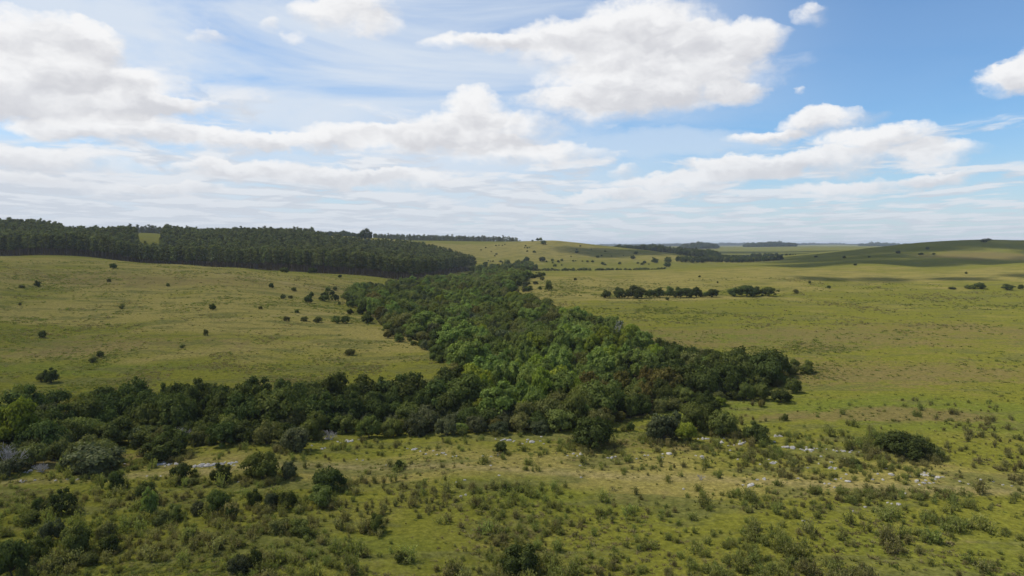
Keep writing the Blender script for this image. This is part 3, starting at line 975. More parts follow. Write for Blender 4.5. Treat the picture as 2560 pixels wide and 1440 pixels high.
# the front row: trees with no other tree between them and the camera
ang = np.arctan2(gum_xy[:, 0], gum_xy[:, 1]); dist = np.hypot(gum_xy[:, 0], gum_xy[:, 1])
binw = 0.0020
bins = np.floor(ang / binw).astype(int)
depth_rank = np.zeros(len(gum_xy), int)
for b in np.unique(bins):
    k_ = np.where(bins == b)[0]
    depth_rank[k_[np.argsort(dist[k_])]] = np.arange(len(k_))
gpx, gpy = project(gum_xy[:, 0], gum_xy[:, 1], gz + gh * .7)
in_frame = (gpx > 0) & (gpx < 2560)
order = np.lexsort((dist, depth_rank + np.where(in_frame, 0, 1000)))
solo = order[:300]
g_rot = rng.uniform(0, 6.28, len(gum_xy)); g_idx = rng.integers(0, 6, len(gum_xy)); g_w = rng.uniform(.95, 1.3, len(gum_xy))
solo = solo[np.argsort(gpx[solo])]
secs = [(0, 330, 'above the pale hill crest'), (330, 620, 'below the far clearing'), (620, 860, 'behind the hillside bushes'), (860, 1060, 'at the corner over the stream wood'), (1060, 1300, 'along the end beside the bare hill')]
cnt = {}
for i in solo:
    s = [x for x in secs if x[0] <= max(0, min(gpx[i], 1299)) < x[1]][0]
    cnt[s[2]] = cnt.get(s[2], 0) + 1
    plant_tree('eucalyptus_tree', GUMS[g_idx[i]][:2], (gum_xy[i, 0], gum_xy[i, 1], gz[i]), g_rot[i], (gh[i] * g_w[i], gh[i] * g_w[i], gh[i]),
               f'{ordinal(cnt[s[2]]) if cnt[s[2]] < 100 else "last"} slim eucalyptus from the left {s[2]}', 'tree', 'eucalyptus trees on the edge of the plantation')
rest = np.setdiff1d(np.arange(len(gum_xy)), solo)
stuff('eucalyptus_plantation', 'dense dark plantation of slim eucalyptus covering the hill', [g[2] for g in GUMS], np.c_[gum_xy[rest], gz[rest]], g_rot[rest], np.c_[gh[rest] * g_w[rest], gh[rest] * g_w[rest], gh[rest]], g_idx[rest])

# far plantations and far woods, each one mass
FARWOODS = [
    ('dark far plantation on the skyline above the green clearing', gp([(300, 985), (470, 985), (470, 1060), (300, 1060)]), 12.0, 5.5, 'gum'),
    ('thin dark far plantation at the skyline over the middle of the eucalyptus', gp([(560, 960), (785, 960), (785, 1030), (560, 1030)]), 12.0, 5.5, 'gum'),
    ('long dark far plantation on the rise behind the pale hill', gp([(935, 1330), (1060, 1320), (1200, 1310), (1295, 1300), (1300, 1400), (1100, 1480), (935, 1500)]), 10.0, 6.5, 'gum'),
    ('low far line of trees beyond the slot in the plantation', gp([(786, 1180), (900, 1180), (900, 1230), (786, 1230)]), 8.0, 6, 'dark'),
    ('far dark tree belt running down behind the bare hill', gp([(1480, 1230), (1560, 1230), (1640, 1180), (1740, 1100), (1790, 1060), (1800, 1120), (1740, 1190), (1640, 1260), (1560, 1300), (1480, 1290)]), 7.0, 6.0, 'dark'),
    ('dark valley wood between the bare hill and the shaded hill', gp([(1690, 1000), (1770, 960), (1800, 1020), (1790, 1080), (1700, 1080)]), 8.0, 7, 'dark'),
    ('far dark tree belt at the foot of the shaded hill', gp([(1850, 1180), (1990, 1190), (1990, 1205), (1850, 1205)]), 4.5, 6.0, 'dark'),
    ('hazy blue wood on the far rise beyond the valley', gp([(1710, 2500), (1790, 2500), (1800, 2700), (1700, 2700)]), 14.0, 11, 'dark'),
    ('hazy thin far wood stretching over the valley head', gp([(1860, 3000), (1990, 3000), (1990, 3200), (1860, 3200)]), 13.0, 12, 'dark'),
    ('faint blue line of far trees beside the shaded hill', gp([(2150, 4200), (2270, 4200), (2270, 4500), (2150, 4500)]), 18.0, 16, 'dark'),
    ('long hazy blue wooded ridge along the horizon beyond the valley', gp([(1470, 5800), (2260, 6000), (2260, 6500), (1470, 6400)]), 13.0, 24, 'dark'),
    ('faint far wood right at the horizon behind the valley', gp([(1620, 5200), (1760, 5200), (1760, 5500), (1620, 5500)]), 14.0, 18, 'dark'),
]
for i, (lab, poly, h, sp, kd) in enumerate(FARWOODS):
    xy = scatter(poly, sp, 60 + i)
    if not len(xy):
        continue
    z = ground(xy[:, 0], xy[:, 1]); hh = rng.normal(h, h * .16, len(xy)).clip(h * .5, h * 1.4)
    ax_ = np.abs(xy[:, 0] - xy[:, 0].mean()) / (np.ptp(xy[:, 0]) / 2 + 1e-6)
    if kd == 'dark':
        hh = hh * (1.15 - .65 * ax_ ** 2) * (.55 + .9 * fbm(xy[:, 0], xy[:, 1], h * 4, 2, 70 + i))
    if kd == 'gum':
        sc = np.c_[hh * 1.5, hh * 1.5, hh]; ms = GUMS_FAR
    else:
        sc = np.c_[hh * .55, hh * .55, hh * .8]; ms = [TREES['dark'][q][2] for q in range(4)]
    stuff('far_wood', lab, ms, np.c_[xy, z - .1], rng.uniform(0, 6.28, len(xy)), sc, rng.integers(0, len(ms), len(xy)))

# ------------------------------------------------------------------ gallery wood along the stream
forest = []     # x, y, height, half width, kind, zone
VK = np.array(['dark', 'mid', 'bright', 'rust', 'olive', 'grey', 'lime'])


def mosaic(x, y, pr, seed):
    """patches of the same kind of tree, as the wood shows"""
    sc = np.stack([fbm(x, y, 16, 2, seed + 7 * i) * 1.3 + np.random.default_rng(seed + i).random(len(x)) * .35 + p for i, p in enumerate(pr)], 0)
    return VK[sc.argmax(0)]


def add_zone(poly, spacing, hs, seed, pr, zone, wide=(0.42, 0.6)):
    xy = scatter(poly, spacing, seed)
    r_ = np.random.default_rng(seed)
    gap = fbm(xy[:, 0], xy[:, 1], 11, 3, seed + 99)
    xy = xy[gap > np.quantile(gap, .07)]
    kd = mosaic(xy[:, 0], xy[:, 1], pr, seed)
    for (x, y), k_ in zip(xy, kd):
        h = r_.normal(*hs)
        h = min(max(hs[0] * .6, h), hs[0] * 1.28) * {'bright': 1.12, 'lime': 1.05, 'grey': .85, 'olive': .92}.get(k_, 1.0)
        forest.append((x, y, h, h * r_.uniform(*wide), k_, zone))


add_zone(BAND, 2.6, (4.3, .75), 31, (.60, .25, -.3, -.25, -.1, -.12, -.6), 'band', (.40, .70))
add_zone(BELT, 2.3, (2.5, .6), 32, (.20, .24, -.5, -.3, .42, .36, -.5), 'belt', (.5, .75))
add_zone(VALLEY, lambda y: 2.8 + np.clip((y - 110) / 240, 0, 1.6), (4.2, .95), 33, (.05, .35, .26, .01, .22, .06, -.05), 'valley', (.36, .72))
add_zone(FAR_STREAM, 5.2, (5.0, .9), 34, (.35, .35, .0, -.2, .1, -.2, -.5), 'far stream')
add_zone(STRIP, 3.4, (1.9, .7), 36, (.3, .35, -.1, -.2, .2, -.2, -.5), 'far stream', (.5, .8))
add_zone(VALLEY_END, 5.0, (5.2, 1.6), 35, (.55, .15, -.3, -.3, .0, -.3, -.6), 'valley end')
# loose scrub frays the edges of the wood
r_e = np.random.default_rng(44)
for poly, n_e in ((VALLEY, 520), (BAND, 160)):
    pl = np.asarray(poly); nx = np.roll(pl, -1, 0)
    seg = np.hypot(*(nx - pl).T); wt = seg / np.maximum(np.hypot(*pl.T), 60); wt /= wt.sum()
    for k_ in r_e.choice(len(pl), n_e, p=wt):
        p_ = pl[k_] + (nx[k_] - pl[k_]) * r_e.random() + r_e.normal(0, 2.6 + .008 * np.hypot(*pl[k_]), 2)
        h = r_e.uniform(1.0, 2.9)
        forest.append((p_[0], p_[1], h, h * r_e.uniform(.45, .8), VK[r_e.choice(7, p=(.28, .3, .05, .07, .2, .08, .02))], 'edge'))
fx = np.array([f[0] for f in forest]); fy = np.array([f[1] for f in forest])
fh = np.array([f[2] for f in forest]); fw = np.array([f[3] for f in forest])
fk = np.array([f[4] for f in forest]); fzn = np.array([f[5] for f in forest])
# the willows crowd the middle of the valley wood; its margins are darker
wil = at([1280, 1420, 1560, 1350, 1230, 1480], [960, 930, 890, 1000, 1030, 860])
for (cx, cy_, _), rad in zip(wil, (13, 14, 11, 10, 8, 10)):
    near_ = (np.hypot(fx - cx, (fy - cy_) * .8) < rad) & (fzn == 'valley') & (rng.random(len(fx)) < .88)
    fk[near_] = np.where(rng.random(near_.sum()) < .3, 'lime', 'bright'); fh[near_] *= 1.12
rst = at([1620, 1530], [985, 1010])
for (cx, cy_, _), rad in zip(rst, (5, 5)):
    near_ = (np.hypot(fx - cx, fy - cy_) < rad) & (fzn == 'valley') & (rng.random(len(fx)) < .6)
    fk[near_] = 'rust'
tip = (fzn == 'valley') & (project(fx, fy, 0 * fx)[0] > 1640)
fk[tip & (rng.random(len(fx)) < .7)] = 'dark'
fz = ground(fx, fy)
fpx, fpy = project(fx, fy, fz + fh * .6)
f_rot = rng.uniform(0, 6.28, len(fx)); f_idx = rng.integers(0, 4, len(fx))
vis = visible(fx, fy, fz + fh * .95)
app = np.where(vis & (fpx > -40) & (fpx < 2600), fh * fw / (fx ** 2 + fy ** 2), 0)
f_solo = np.argsort(-app)[:290]
print('forest', len(fx), 'gum', len(gum_xy))


def tree_scale(h, w, kd):
    top = {'bright': 1.62, 'lime': 1.56, 'olive': 1.18, 'grey': 1.18}.get(kd, 1.32)
    return (w, w, h / top)


ADJ = {'dark': 'dark evergreen tree', 'mid': 'leafy mid green tree', 'bright': 'bright green willow', 'lime': 'yellow green willow', 'rust': 'russet tinged tree', 'olive': 'olive green shrubby tree', 'grey': 'grey green bushy tree'}
ZONES = {'band': [(-500, 380, 'in the outer dark thicket'), (380, 760, 'in the dark thicket under the hill'), (760, 3000, 'in the dark thicket near the willows')],
         'belt': [(-500, 480, 'in the outer scrub margin'), (480, 860, 'behind the pale rock slab'), (860, 3000, 'on the margin above the white stones')],
         'valley': [(-500, 1230, 'in the stream wood under the grassy point'), (1230, 1450, 'in the middle of the stream wood'), (1450, 1680, 'in the stream wood behind the lone bush'), (1680, 3000, 'in the tip of the stream wood')],
         'edge': [(-500, 900, 'fraying the wood edge under the hill'), (900, 1400, 'fraying the edge of the stream wood'), (1400, 5000, 'at the meadow edge of the stream wood')],
         'far stream': [(-500, 5000, 'along the far stream')], 'valley end': [(-500, 5000, 'in the far valley')]}
cnt = {}
for i in sorted(f_solo, key=lambda j: fpx[j]):
    zn = [z for z in ZONES[fzn[i]] if z[0] <= fpx[i] < z[1]][0][2]
    key = (fk[i], zn)
    cnt[key] = cnt.get(key, 0) + 1
    plant_tree('woodland_tree', TREES[fk[i]][f_idx[i]][:2], (fx[i], fy[i], fz[i] - .1), f_rot[i], tree_scale(fh[i], fw[i], fk[i]),
               f'{ordinal(cnt[key])} {ADJ[fk[i]]} from the left {zn}', 'tree', 'trees of the stream wood')
f_rest = np.setdiff1d(np.arange(len(fx)), f_solo)
allm, off = [], {}
for kd in SHAPES:
    off[kd] = len(allm); allm += [t[2] for t in TREES[kd]]
stuff('stream_woodland', 'mixed green native woodland winding along the stream valley', allm, np.c_[fx, fy, fz - .1][f_rest], f_rot[f_rest],
      np.array([tree_scale(fh[i], fw[i], fk[i]) for i in f_rest]), np.array([off[fk[i]] + f_idx[i] for i in f_rest]))

# ------------------------------------------------------------------ single bushes and trees: (px, py of the foot, width px, height px, kind, label)
BUSHES = [
    # near the camera
    (1480, 1117, 122, 76, 'dark', 'large round dark bush standing alone in front of the stream wood'),
    (1297, 1434, 112, 74, 'dark', 'dark round bush in the low shrubs at the bottom edge'),
    (1655, 1103, 92, 66, 'grey', 'grey green bush on the near end of the bush group by the stones'),
    (1712, 1104, 60, 52, 'lime', 'yellow green bush in front of the bush group by the stones'),
    (1738, 1080, 86, 70, 'mid', 'tall bush in the back of the group by the stones'),
    (1808, 1088, 84, 58, 'mid', 'rounded bush on the outer side of the group by the stones'),
    (1890, 1104, 74, 48, 'dark', 'dark low bush beside the white stones, apart from its group'),
    (1952, 1006, 56, 34, 'dark', 'small dark bush just outside the tip of the stream wood'),
    (1963, 1052, 20, 18, 'mid', 'tiny bush alone on the lush meadow below the wood tip'),
    (2262, 1140, 120, 58, 'dark', 'wide dark bush on the open meadow beyond the stones'),
    (2330, 1143, 60, 34, 'olive', 'olive shrub touching the wide dark meadow bush'),
    (2212, 1122, 62, 36, 'mid', 'green shrub at the stony side of the wide dark meadow bush'),
    (2137, 1168, 32, 24, 'dark', 'small dark bush among the scattered white stones'),
    (1252, 1132, 36, 32, 'dark', 'small dark bush standing by the stones under the scrub margin'),
    (997, 1173, 22, 26, 'dark', 'tiny dark upright bush alone on the smooth grass strip'),
    (940, 1330, 50, 46, 'mid', 'ragged green bush leaning in the low shrubs'),
    (1002, 1405, 34, 28, 'mid', 'small green bush between brown shrubs near the bottom edge'),
    (655, 1198, 98, 68, 'mid', 'broad mid green bush beside the pale rock slab'),
    (722, 1195, 52, 40, 'grey', 'brownish grey shrub pressed against the broad green bush'),
    (455, 1203, 62, 48, 'dark', 'dark bush just below the pale rock slab'),
    (480, 1212, 34, 20, 'olive', 'low olive shrub at the foot of the dark bush by the slab'),
    (553, 1206, 60, 48, 'dark', 'ragged dark bush under the end of the pale rock slab'),
    (402, 1150, 110, 50, 'dark', 'long dark bush over the pale rock slab'),
    (232, 1178, 160, 62, 'grey', 'wide grey dark bush below the scrub margin'),
    (288, 1224, 40, 50, 'dark', 'narrow upright dark bush below the wide grey bush'),
    (368, 1246, 60, 44, 'dark', 'dark bush behind the small bright topped tree'),
    (376, 1292, 48, 72, 'bright', 'small slender tree with bright green top'),
    (435, 1300, 48, 40, 'mid', 'green bush right next to the slender bright topped tree'),
    (405, 1312, 62, 34, 'olive', 'low olive shrub at the foot of the slender tree'),
    (158, 1284, 72, 62, 'dark', 'pointed dark bush on the open slope'),
    (97, 1280, 36, 38, 'dark', 'small dark bush next to the pointed dark bush'),
    (122, 1278, 40, 36, 'olive', 'small olive bush between the two dark slope bushes'),
    (74, 1310, 60, 32, 'mid', 'low green bush under the two dark slope bushes'),
    (825, 1225, 92, 58, 'dark', 'dark rounded bush at the top of the thicket by the smooth grass'),
    (800, 1262, 80, 48, 'mid', 'green bush at the foot of the dark thicket by the smooth grass'),
    (636, 1268, 42, 46, 'dark', 'upright dark bush between the slender tree and the thicket'),
    (678, 1272, 44, 40, 'grey', 'grey green bush beside the upright dark bush'),
    (720, 1270, 56, 46, 'mid', 'soft green bush next to the grey green one'),
    (545, 1285, 62, 60, 'mid', 'tall loose green bush in the middle of the shrubs'),
    (498, 1285, 50, 34, 'grey', 'grey green bush under the tall loose bush'),
    (578, 1298, 40, 34, 'dark', 'dark small bush at the side of the tall loose bush'),
    (128, 1352, 62, 54, 'grey', 'grey bush at the back of the corner thicket'),
    (192, 1392, 84, 82, 'mid', 'tall leafy green bush in the corner thicket'),
    (268, 1352, 50, 54, 'olive', 'upright olive bush behind the corner thicket'),
    (272, 1382, 56, 44, 'dark', 'dark green bush at the open side of the corner thicket'),
    (100, 1402, 70, 60, 'mid', 'bushy green shrub inside the corner thicket'),
    (30, 1440, 96, 100, 'dark', 'large dark bush in the bottom corner'),
    (150, 1425, 70, 40, 'olive', 'olive shrub low in the corner thicket'),
    (222, 1412, 56, 36, 'olive', 'low olive shrub at the edge of the corner thicket'),
    (598, 1436, 64, 52, 'grey', 'grey green bush at the bottom edge'),
    (637, 1422, 40, 54, 'dark', 'dark upright bush at the bottom edge'),
    (470, 1350, 36, 26, 'dark', 'tiny dark bush on the grass below the loose green bush'),
    (700, 1330, 66, 34, 'olive', 'low olive shrub in the grass below the grey green bush'),
    (748, 1338, 60, 40, 'mid', 'mottled green shrub in the grass by the brown shrubs'),
    (22, 1188, 80, 44, 'grey', 'grey shrub at the frame edge under the scrub margin'),
    (738, 1127, 84, 56, 'grey', 'silvery grey bush at the end of the pale rock slab'),
    (50, 1120, 120, 132, 'lime', 'tall yellow green tree at the frame edge over the scrub'),
    (115, 1135, 110, 90, 'dark', 'dark tree against the tall yellow green one'),
    # left hillside
    (283, 672, 19, 15, 'dark', 'round dark bush high on the hillside under the plantation'),
    (94, 717, 16, 15, 'dark', 'round dark bush on the upper hillside near the frame edge'),
    (53, 720, 14, 8, 'olive', 'faint olive bush next to the round upper hillside bush'),
    (273, 705, 12, 9, 'olive', 'faint olive bush below the highest dark bush'),
    (105, 845, 24, 18, 'dark', 'dark bush on the lower hillside by the frame edge'),
    (128, 957, 44, 36, 'dark', 'dark bush at the foot of the hill over the thicket'),
    (104, 954, 30, 24, 'olive', 'olive bush touching the dark bush at the hill foot'),
    (531, 775, 20, 16, 'dark', 'dark bush alone in the middle of the hillside'),
    (304, 772, 16, 11, 'olive', 'pale olive bush in the middle of the hillside'),
    (50, 764, 8, 9, 'olive', 'tiny upright bush on the hillside by the frame edge'),
    (419, 716, 12, 8, 'mid', 'small green bush high on the hillside'),
    (250, 893, 20, 16, 'mid', 'small loose bush on the lower hillside'),
    (233, 906, 24, 16, 'olive', 'loose olive bush on the lower hillside'),
    (514, 840, 12, 18, 'olive', 'thin upright bush on the dry hillside'),
    (455, 870, 16, 10, 'olive', 'low brownish bush on the dry hillside'),
    (875, 888, 30, 18, 'olive', 'brownish low bush on the grassy point'),
    (652, 773, 12, 9, 'olive', 'small brownish bush right of the middle hillside bush'),
    (679, 720, 15, 13, 'dark', 'small dark bush where the hillside track bends'),
    (735, 728, 16, 10, 'mid', 'small green bush beyond the hillside track'),
    (708, 747, 16, 12, 'dark', 'small dark bush below the hillside track'),
    (727, 746, 12, 8, 'olive', 'pale bush next to the one below the track'),
    (778, 743, 15, 13, 'dark', 'dark bush of the hillside cluster, standing highest'),
    (772, 757, 25, 19, 'dark', 'round dark bush of the hillside cluster, lowest in it'),
    (812, 753, 30, 17, 'dark', 'wide dark bush in the hillside cluster'),
    (838, 752, 22, 18, 'dark', 'dark bush on the stream side of the hillside cluster'),
    (820, 730, 18, 13, 'mid', 'green bush above the hillside cluster'),
    (830, 738, 16, 12, 'dark', 'dark small bush above the hillside cluster'),
    (848, 762, 9, 8, 'dark', 'tiny dark bush under the hillside cluster'),
    (742, 782, 13, 9, 'mid', 'tiny green bush below the hillside cluster'),
    (715, 802, 18, 12, 'olive', 'olive bush in a loose row under the cluster, outermost'),
    (760, 803, 22, 12, 'olive', 'olive bush in the loose row under the cluster, second'),
    (795, 806, 26, 14, 'olive', 'olive bush in the loose row under the cluster, nearest the wood'),
    (840, 808, 28, 18, 'mid', 'green bush between the loose row and the wood'),
    (863, 808, 26, 20, 'dark', 'dark bush at the wood edge under the cluster'),
    (902, 786, 24, 20, 'dark', 'dark bush at the wood edge over the grassy bay'),
    (918, 808, 32, 22, 'dark', 'dark bush in the grassy bay of the wood'),
    (872, 746, 30, 18, 'mid', 'green bush at the upper corner of the stream wood'),
    (928, 718, 15, 13, 'dark', 'dark bush on the low ridge before the plantation corner'),
    (945, 723, 12, 10, 'mid', 'small bush on the low ridge by the plantation corner'),
    (850, 694, 11, 8, 'dark', 'tiny dark bush on the hill crest under the plantation'),
    (712, 682, 26, 14, 'dark', 'dark bush at the plantation foot on the hill crest'),
    (780, 684, 28, 15, 'dark', 'wide dark bush at the plantation foot on the hill crest'),
    # right pasture
    (1372, 727, 24, 24, 'mid', 'small upright tree alone on the straw coloured pasture'),
    (1350, 724, 11, 8, 'dark', 'tiny dark bush beside the lone upright pasture tree'),
    (1438, 701, 10, 7, 'dark', 'tiny round bush on the straw coloured pasture'),
    (1335, 696, 20, 11, 'dark', 'dark bush on the pasture near the far stream'),
    (1322, 729, 24, 14, 'dark', 'dark bush at the pasture edge of the stream wood'),
    (1515, 745, 28, 20, 'dark', 'dark tree at the near end of the pasture tree row'),
    (1548, 745, 34, 25, 'dark', 'second dark tree in the pasture tree row'),
    (1592, 746, 50, 30, 'dark', 'tallest dark tree in the pasture tree row'),
    (1570, 745, 26, 22, 'mid', 'green tree between the second and tallest of the pasture row'),
    (1625, 744, 28, 22, 'dark', 'dark tree behind the tallest one in the pasture row'),
    (1648, 744, 32, 25, 'dark', 'dark tree in the middle of the pasture tree row'),
    (1674, 744, 28, 28, 'mid', 'upright green tree in the pasture tree row'),
    (1696, 744, 32, 24, 'dark', 'dark tree just behind the upright green one in the pasture row'),
    (1716, 744, 40, 26, 'dark', 'wide dark tree in the later half of the pasture row'),
    (1742, 743, 34, 24, 'dark', 'dark tree next to last in the pasture row'),
    (1763, 743, 18, 13, 'mid', 'low bush before the end of the pasture row'),
    (1782, 743, 32, 22, 'dark', 'last dark tree of the long pasture row'),
    (1668, 750, 12, 8, 'dark', 'tiny bush in front of the pasture tree row'),
    (1836, 741, 36, 22, 'dark', 'outer dark tree of the separate domed clump'),
    (1866, 741, 52, 30, 'dark', 'tall domed dark tree of the separate clump'),
    (1888, 740, 30, 22, 'dark', 'small dark tree behind the domed one'),
    (1921, 740, 44, 24, 'dark', 'dark spreading tree ending the separate clump'),
    (1990, 734, 16, 11, 'olive', 'pale small bush beyond the separate clump'),
    (2072, 721, 10, 8, 'dark', 'tiny dark bush on the open pasture rise'),
    (2024, 709, 8, 8, 'dark', 'tiny dark bush farther up the pasture rise'),
    (2425, 722, 28, 10, 'mid', 'low bush attached to the far pasture tree'),
    (2450, 722, 30, 16, 'dark', 'dark spreading tree on the far pasture'),
    (2380, 723, 22, 6, 'dark', 'low dark scrub patch on the far pasture'),
    (2520, 725, 30, 14, 'dark', 'dark wide bush near the frame edge on the far pasture'),
    (2552, 723, 16, 12, 'dark', 'dark bush at the frame edge on the far pasture'),
    (2415, 685, 8, 6, 'dark', 'tiny bush high on the far pasture'),
    (1749, 693, 7, 5, 'dark', 'tiny bush on the pasture behind the tree row'),
    (1794, 708, 6, 5, 'dark', 'tiny bush over the gap in the tree row'),
    (2138, 664, 9, 6, 'dark', 'tiny bush on the pasture crest before the shaded hill'),
    # shaded hill
    (2245, 634, 13, 8, 'dark', 'dark bush half way up the shaded hill'),
    (2318, 624, 11, 7, 'dark', 'dark bush on the upper shaded hill'),
    (2302, 637, 14, 5, 'dark', 'low dark bush on the middle of the shaded hill'),
    (2334, 637, 9, 5, 'dark', 'tiny bush next to the low bush on the shaded hill'),
    (2460, 606, 20, 9, 'dark', 'dark tree clump on the top of the shaded hill'),
    (2472, 602, 12, 6, 'dark', 'wind shaped tree on the skyline of the shaded hill'),
    (2554, 600, 6, 5, 'dark', 'tiny tree on the skyline at the frame edge'),
    (2040, 644, 10, 5, 'dark', 'tiny bush low on the flank of the shaded hill'),
    (2110, 645, 9, 5, 'dark', 'tiny bush on the lower flank of the shaded hill'),
    (2173, 644, 8, 4, 'dark', 'low tiny bush on the flank below the half way bush'),
    # clumps in the far valley
    (912, 600, 30, 26, 'dark', 'tall dark broad tree standing out on the skyline over the plantation'),
    (899, 600, 18, 18, 'dark', 'smaller tree beside the tall skyline tree, plantation side'),
    (925, 600, 16, 22, 'dark', 'narrow tree beside the tall skyline tree, hill side'),
]
# the bare hill's scattered bushes, read from an enlarged view: offsets and widths in its pixels
HILL = [(600, 202, 24), (660, 192, 40), (695, 192, 46), (725, 235, 72), (520, 255, 18), (540, 280, 20), (512, 276, 12), (566, 276, 10), (540, 318, 22), (620, 330, 34), (1145, 258, 18), (1105, 298, 18), (1105, 332, 40), (1345, 386, 42), (1390, 368, 22), (1430, 320, 22),
        (1780, 346, 46), (1745, 402, 62), (187, 352, 24), (170, 371, 18), (130, 322, 14), (65, 276, 14), (12, 303, 14), (183, 253, 16), (218, 250, 10), (255, 250, 10), (285, 240, 8), (95, 426, 16), (122, 430, 12), (148, 432, 18), (235, 440, 34), (258, 444, 16), (310, 464, 80), (432, 470, 90), (530, 432, 78),
        (540, 490, 96), (712, 430, 84), (762, 436, 22), (825, 428, 42), (830, 452, 22), (895, 440, 34), (935, 424, 34), (855, 488, 42), (935, 476, 18), (1065, 430, 24), (1094, 428, 16), (1170, 430, 14), (1228, 438, 30), (1285, 440, 36), (1402, 466, 42), (1432, 472, 24), (1595, 460, 36), (1040, 376, 10), (1272, 294, 10),
        (1802, 456, 30), (1855, 470, 40), (1880, 452, 44), (1928, 465, 18), (2000, 446, 80), (2145, 442, 90), (2138, 494, 92), (1640, 366, 10), (1505, 372, 8), (62, 470, 56), (1975, 394, 18)]
HILL_AREAS = [(0, 330, 'on the shoulder of the bare hill'), (330, 800, 'under the top of the bare hill'), (800, 1500, 'on the shaded face of the bare hill'), (1500, 2600, 'on the tail of the bare hill')]
cnt = {}
for hx, hy, hw in sorted(HILL):
    nm = [a for a in HILL_AREAS if a[0] <= hx < a[1]][0][2]
    cnt[nm] = cnt.get(nm, 0) + 1
    sz = 'tiny' if hw < 20 else ('small' if hw < 44 else 'spreading')
    BUSHES.append((1200 + hx / 4.571, 560 + hy / 4.571, hw / 4.571 + 1.5, max(hw / 4.571 * .62 + 1.2, 3.0), 'dark' if (hx * 7 + hw) % 3 else 'mid',
                   f'{sz} dark bush, {ordinal(cnt[nm])} from the left {nm}'))
bp = at([b[0] for b in BUSHES], [b[1] for b in BUSHES])
for (x, y, z), b in zip(bp, BUSHES):
    ppm = F_PX / (y / math.cos(PITCH))
    w = b[2] / ppm / 2.2
    h = b[3] / ppm
    kd = b[4]
    isb = 'bush' in b[5] or 'shrub' in b[5] or 'scrub' in b[5]
    top = {'bright': 1.62, 'lime': 1.56, 'olive': 1.18, 'grey': 1.18}.get(kd, 1.32)
    plant_tree('bush' if isb else 'tree', TREES[kd][random.randrange(4)][:2], (x, y, z - .06), random.uniform(0, 6.28), (w, w, h / top), b[5], 'bush' if isb else 'tree',
               'bushes on the hills' if b[1] < 700 else ('bushes in the near pasture' if b[1] > 1000 else 'bushes and trees on the open slopes'))

# ------------------------------------------------------------------ where the stones lie
A1 = [(885, 690, 40), (742, 836, 42), (828, 793, 28), (1725, 960, 30), (985, 584, 40), (1020, 588, 44), (960, 580, 24), (668, 562, 34), (690, 556, 26), (905, 506, 30), (935, 510, 30), (418, 528, 30), (445, 526, 26), (545, 550, 34), (195, 627, 36), (415, 645, 30), (1110, 600, 30), (1140, 602, 34), (1182, 592, 20), (1290, 604, 20),
      (1360, 610, 26), (1402, 616, 26), (1208, 645, 20), (1275, 684, 22), (1192, 693, 20), (1120, 721, 16), (1270, 718, 28), (1300, 726, 26), (1365, 658, 20), (1375, 763, 18), (1680, 768, 36), (1640, 724, 14), (1885, 765, 30), (1915, 770, 28), (1945, 772, 26), (1985, 784, 34), (1800, 774, 16), (1850, 806, 28), (1895, 822, 28),
      (1930, 822, 24), (1960, 820, 18), (1550, 798, 22), (1385, 811, 32), (1620, 800, 16), (2132, 811, 16), (2190, 828, 20), (2270, 800, 24), (2355, 812, 24), (2420, 834, 18), (1055, 790, 22), (1262, 826, 22), (1230, 826, 16), (1300, 854, 14), (1420, 1008, 18), (1500, 982, 18), (1090, 1073, 20), (290, 861, 14), (1650, 953, 12), (1770, 893, 12),
      (30, 636, 14), (150, 650, 14), (652, 664, 12), (600, 604, 20), (895, 548, 24), (700, 548, 18), (2480, 842, 12), (1460, 615, 16), (1245, 596, 18), (860, 664, 18)]
A2 = [(625, 598, 26), (648, 594, 24), (755, 606, 18), (818, 622, 28), (780, 632, 18), (1140, 644, 12), (1186, 638, 12), (1225, 533, 26), (1262, 538, 34), (1290, 545, 22), (1385, 533, 24), (1412, 549, 34), (1350, 559, 18), (1476, 512, 20), (1492, 559, 20), (1742, 630, 34), (1715, 640, 18), (1650, 638, 18), (1692, 624, 20), (1945, 654, 28), (2110, 659, 20),
      (2186, 636, 14), (2285, 627, 14), (1140, 704, 14), (1735, 704, 12), (1195, 770, 24), (910, 816, 20), (966, 802, 12), (938, 909, 22), (972, 901, 24), (1740, 784, 14), (246, 664, 12), (285, 669, 12), (445, 703, 10), (180, 545, 36), (210, 542, 26), (42, 526, 26), (15, 594, 26), (885, 644, 18), (912, 643, 14), (705, 629, 14), (670, 610, 16), (1085, 640, 12), (1970, 646, 18)]
A3 = [(1300, 712, 40), (1345, 708, 52), (1395, 706, 56), (1440, 700, 46), (1480, 694, 34), (1050, 700, 34), (1085, 696, 36), (1125, 700, 30), (1175, 694, 26), (1540, 690, 34), (1575, 684, 26), (1590, 812, 24), (1825, 584, 20), (370, 805, 22), (450, 798, 22), (516, 798, 14), (140, 812, 30), (170, 808, 22), (1072, 774, 16), (982, 774, 14), (830, 694, 22), (200, 740, 34), (260, 720, 26), (600, 790, 14), (2080, 572, 22)]
stones = [(1600 + x / 2.667, 900 + y / 2.667, w / 2.667, 'a') for x, y, w in A1] + [(800 + x / 2.667, 900 + y / 2.667, w / 2.667, 'b') for x, y, w in A2] + [(x / 2.667, 900 + y / 2.667, w / 2.667, 'c') for x, y, w in A3]
r_s = np.random.default_rng(77)
for sx, sy, sw, ss in [q for q in stones if q[2] > 9.5]:
    for _ in range(2):
        stones.append((sx + r_s.normal(0, sw * 1.3), sy + r_s.normal(0, sw * .28), sw * r_s.uniform(.3, .6), ss))
stones = [q for q in stones if 0 < q[0] < 2560]
stones.sort()
sp_ = at([s[0] for s in stones], [s[1] for s in stones])

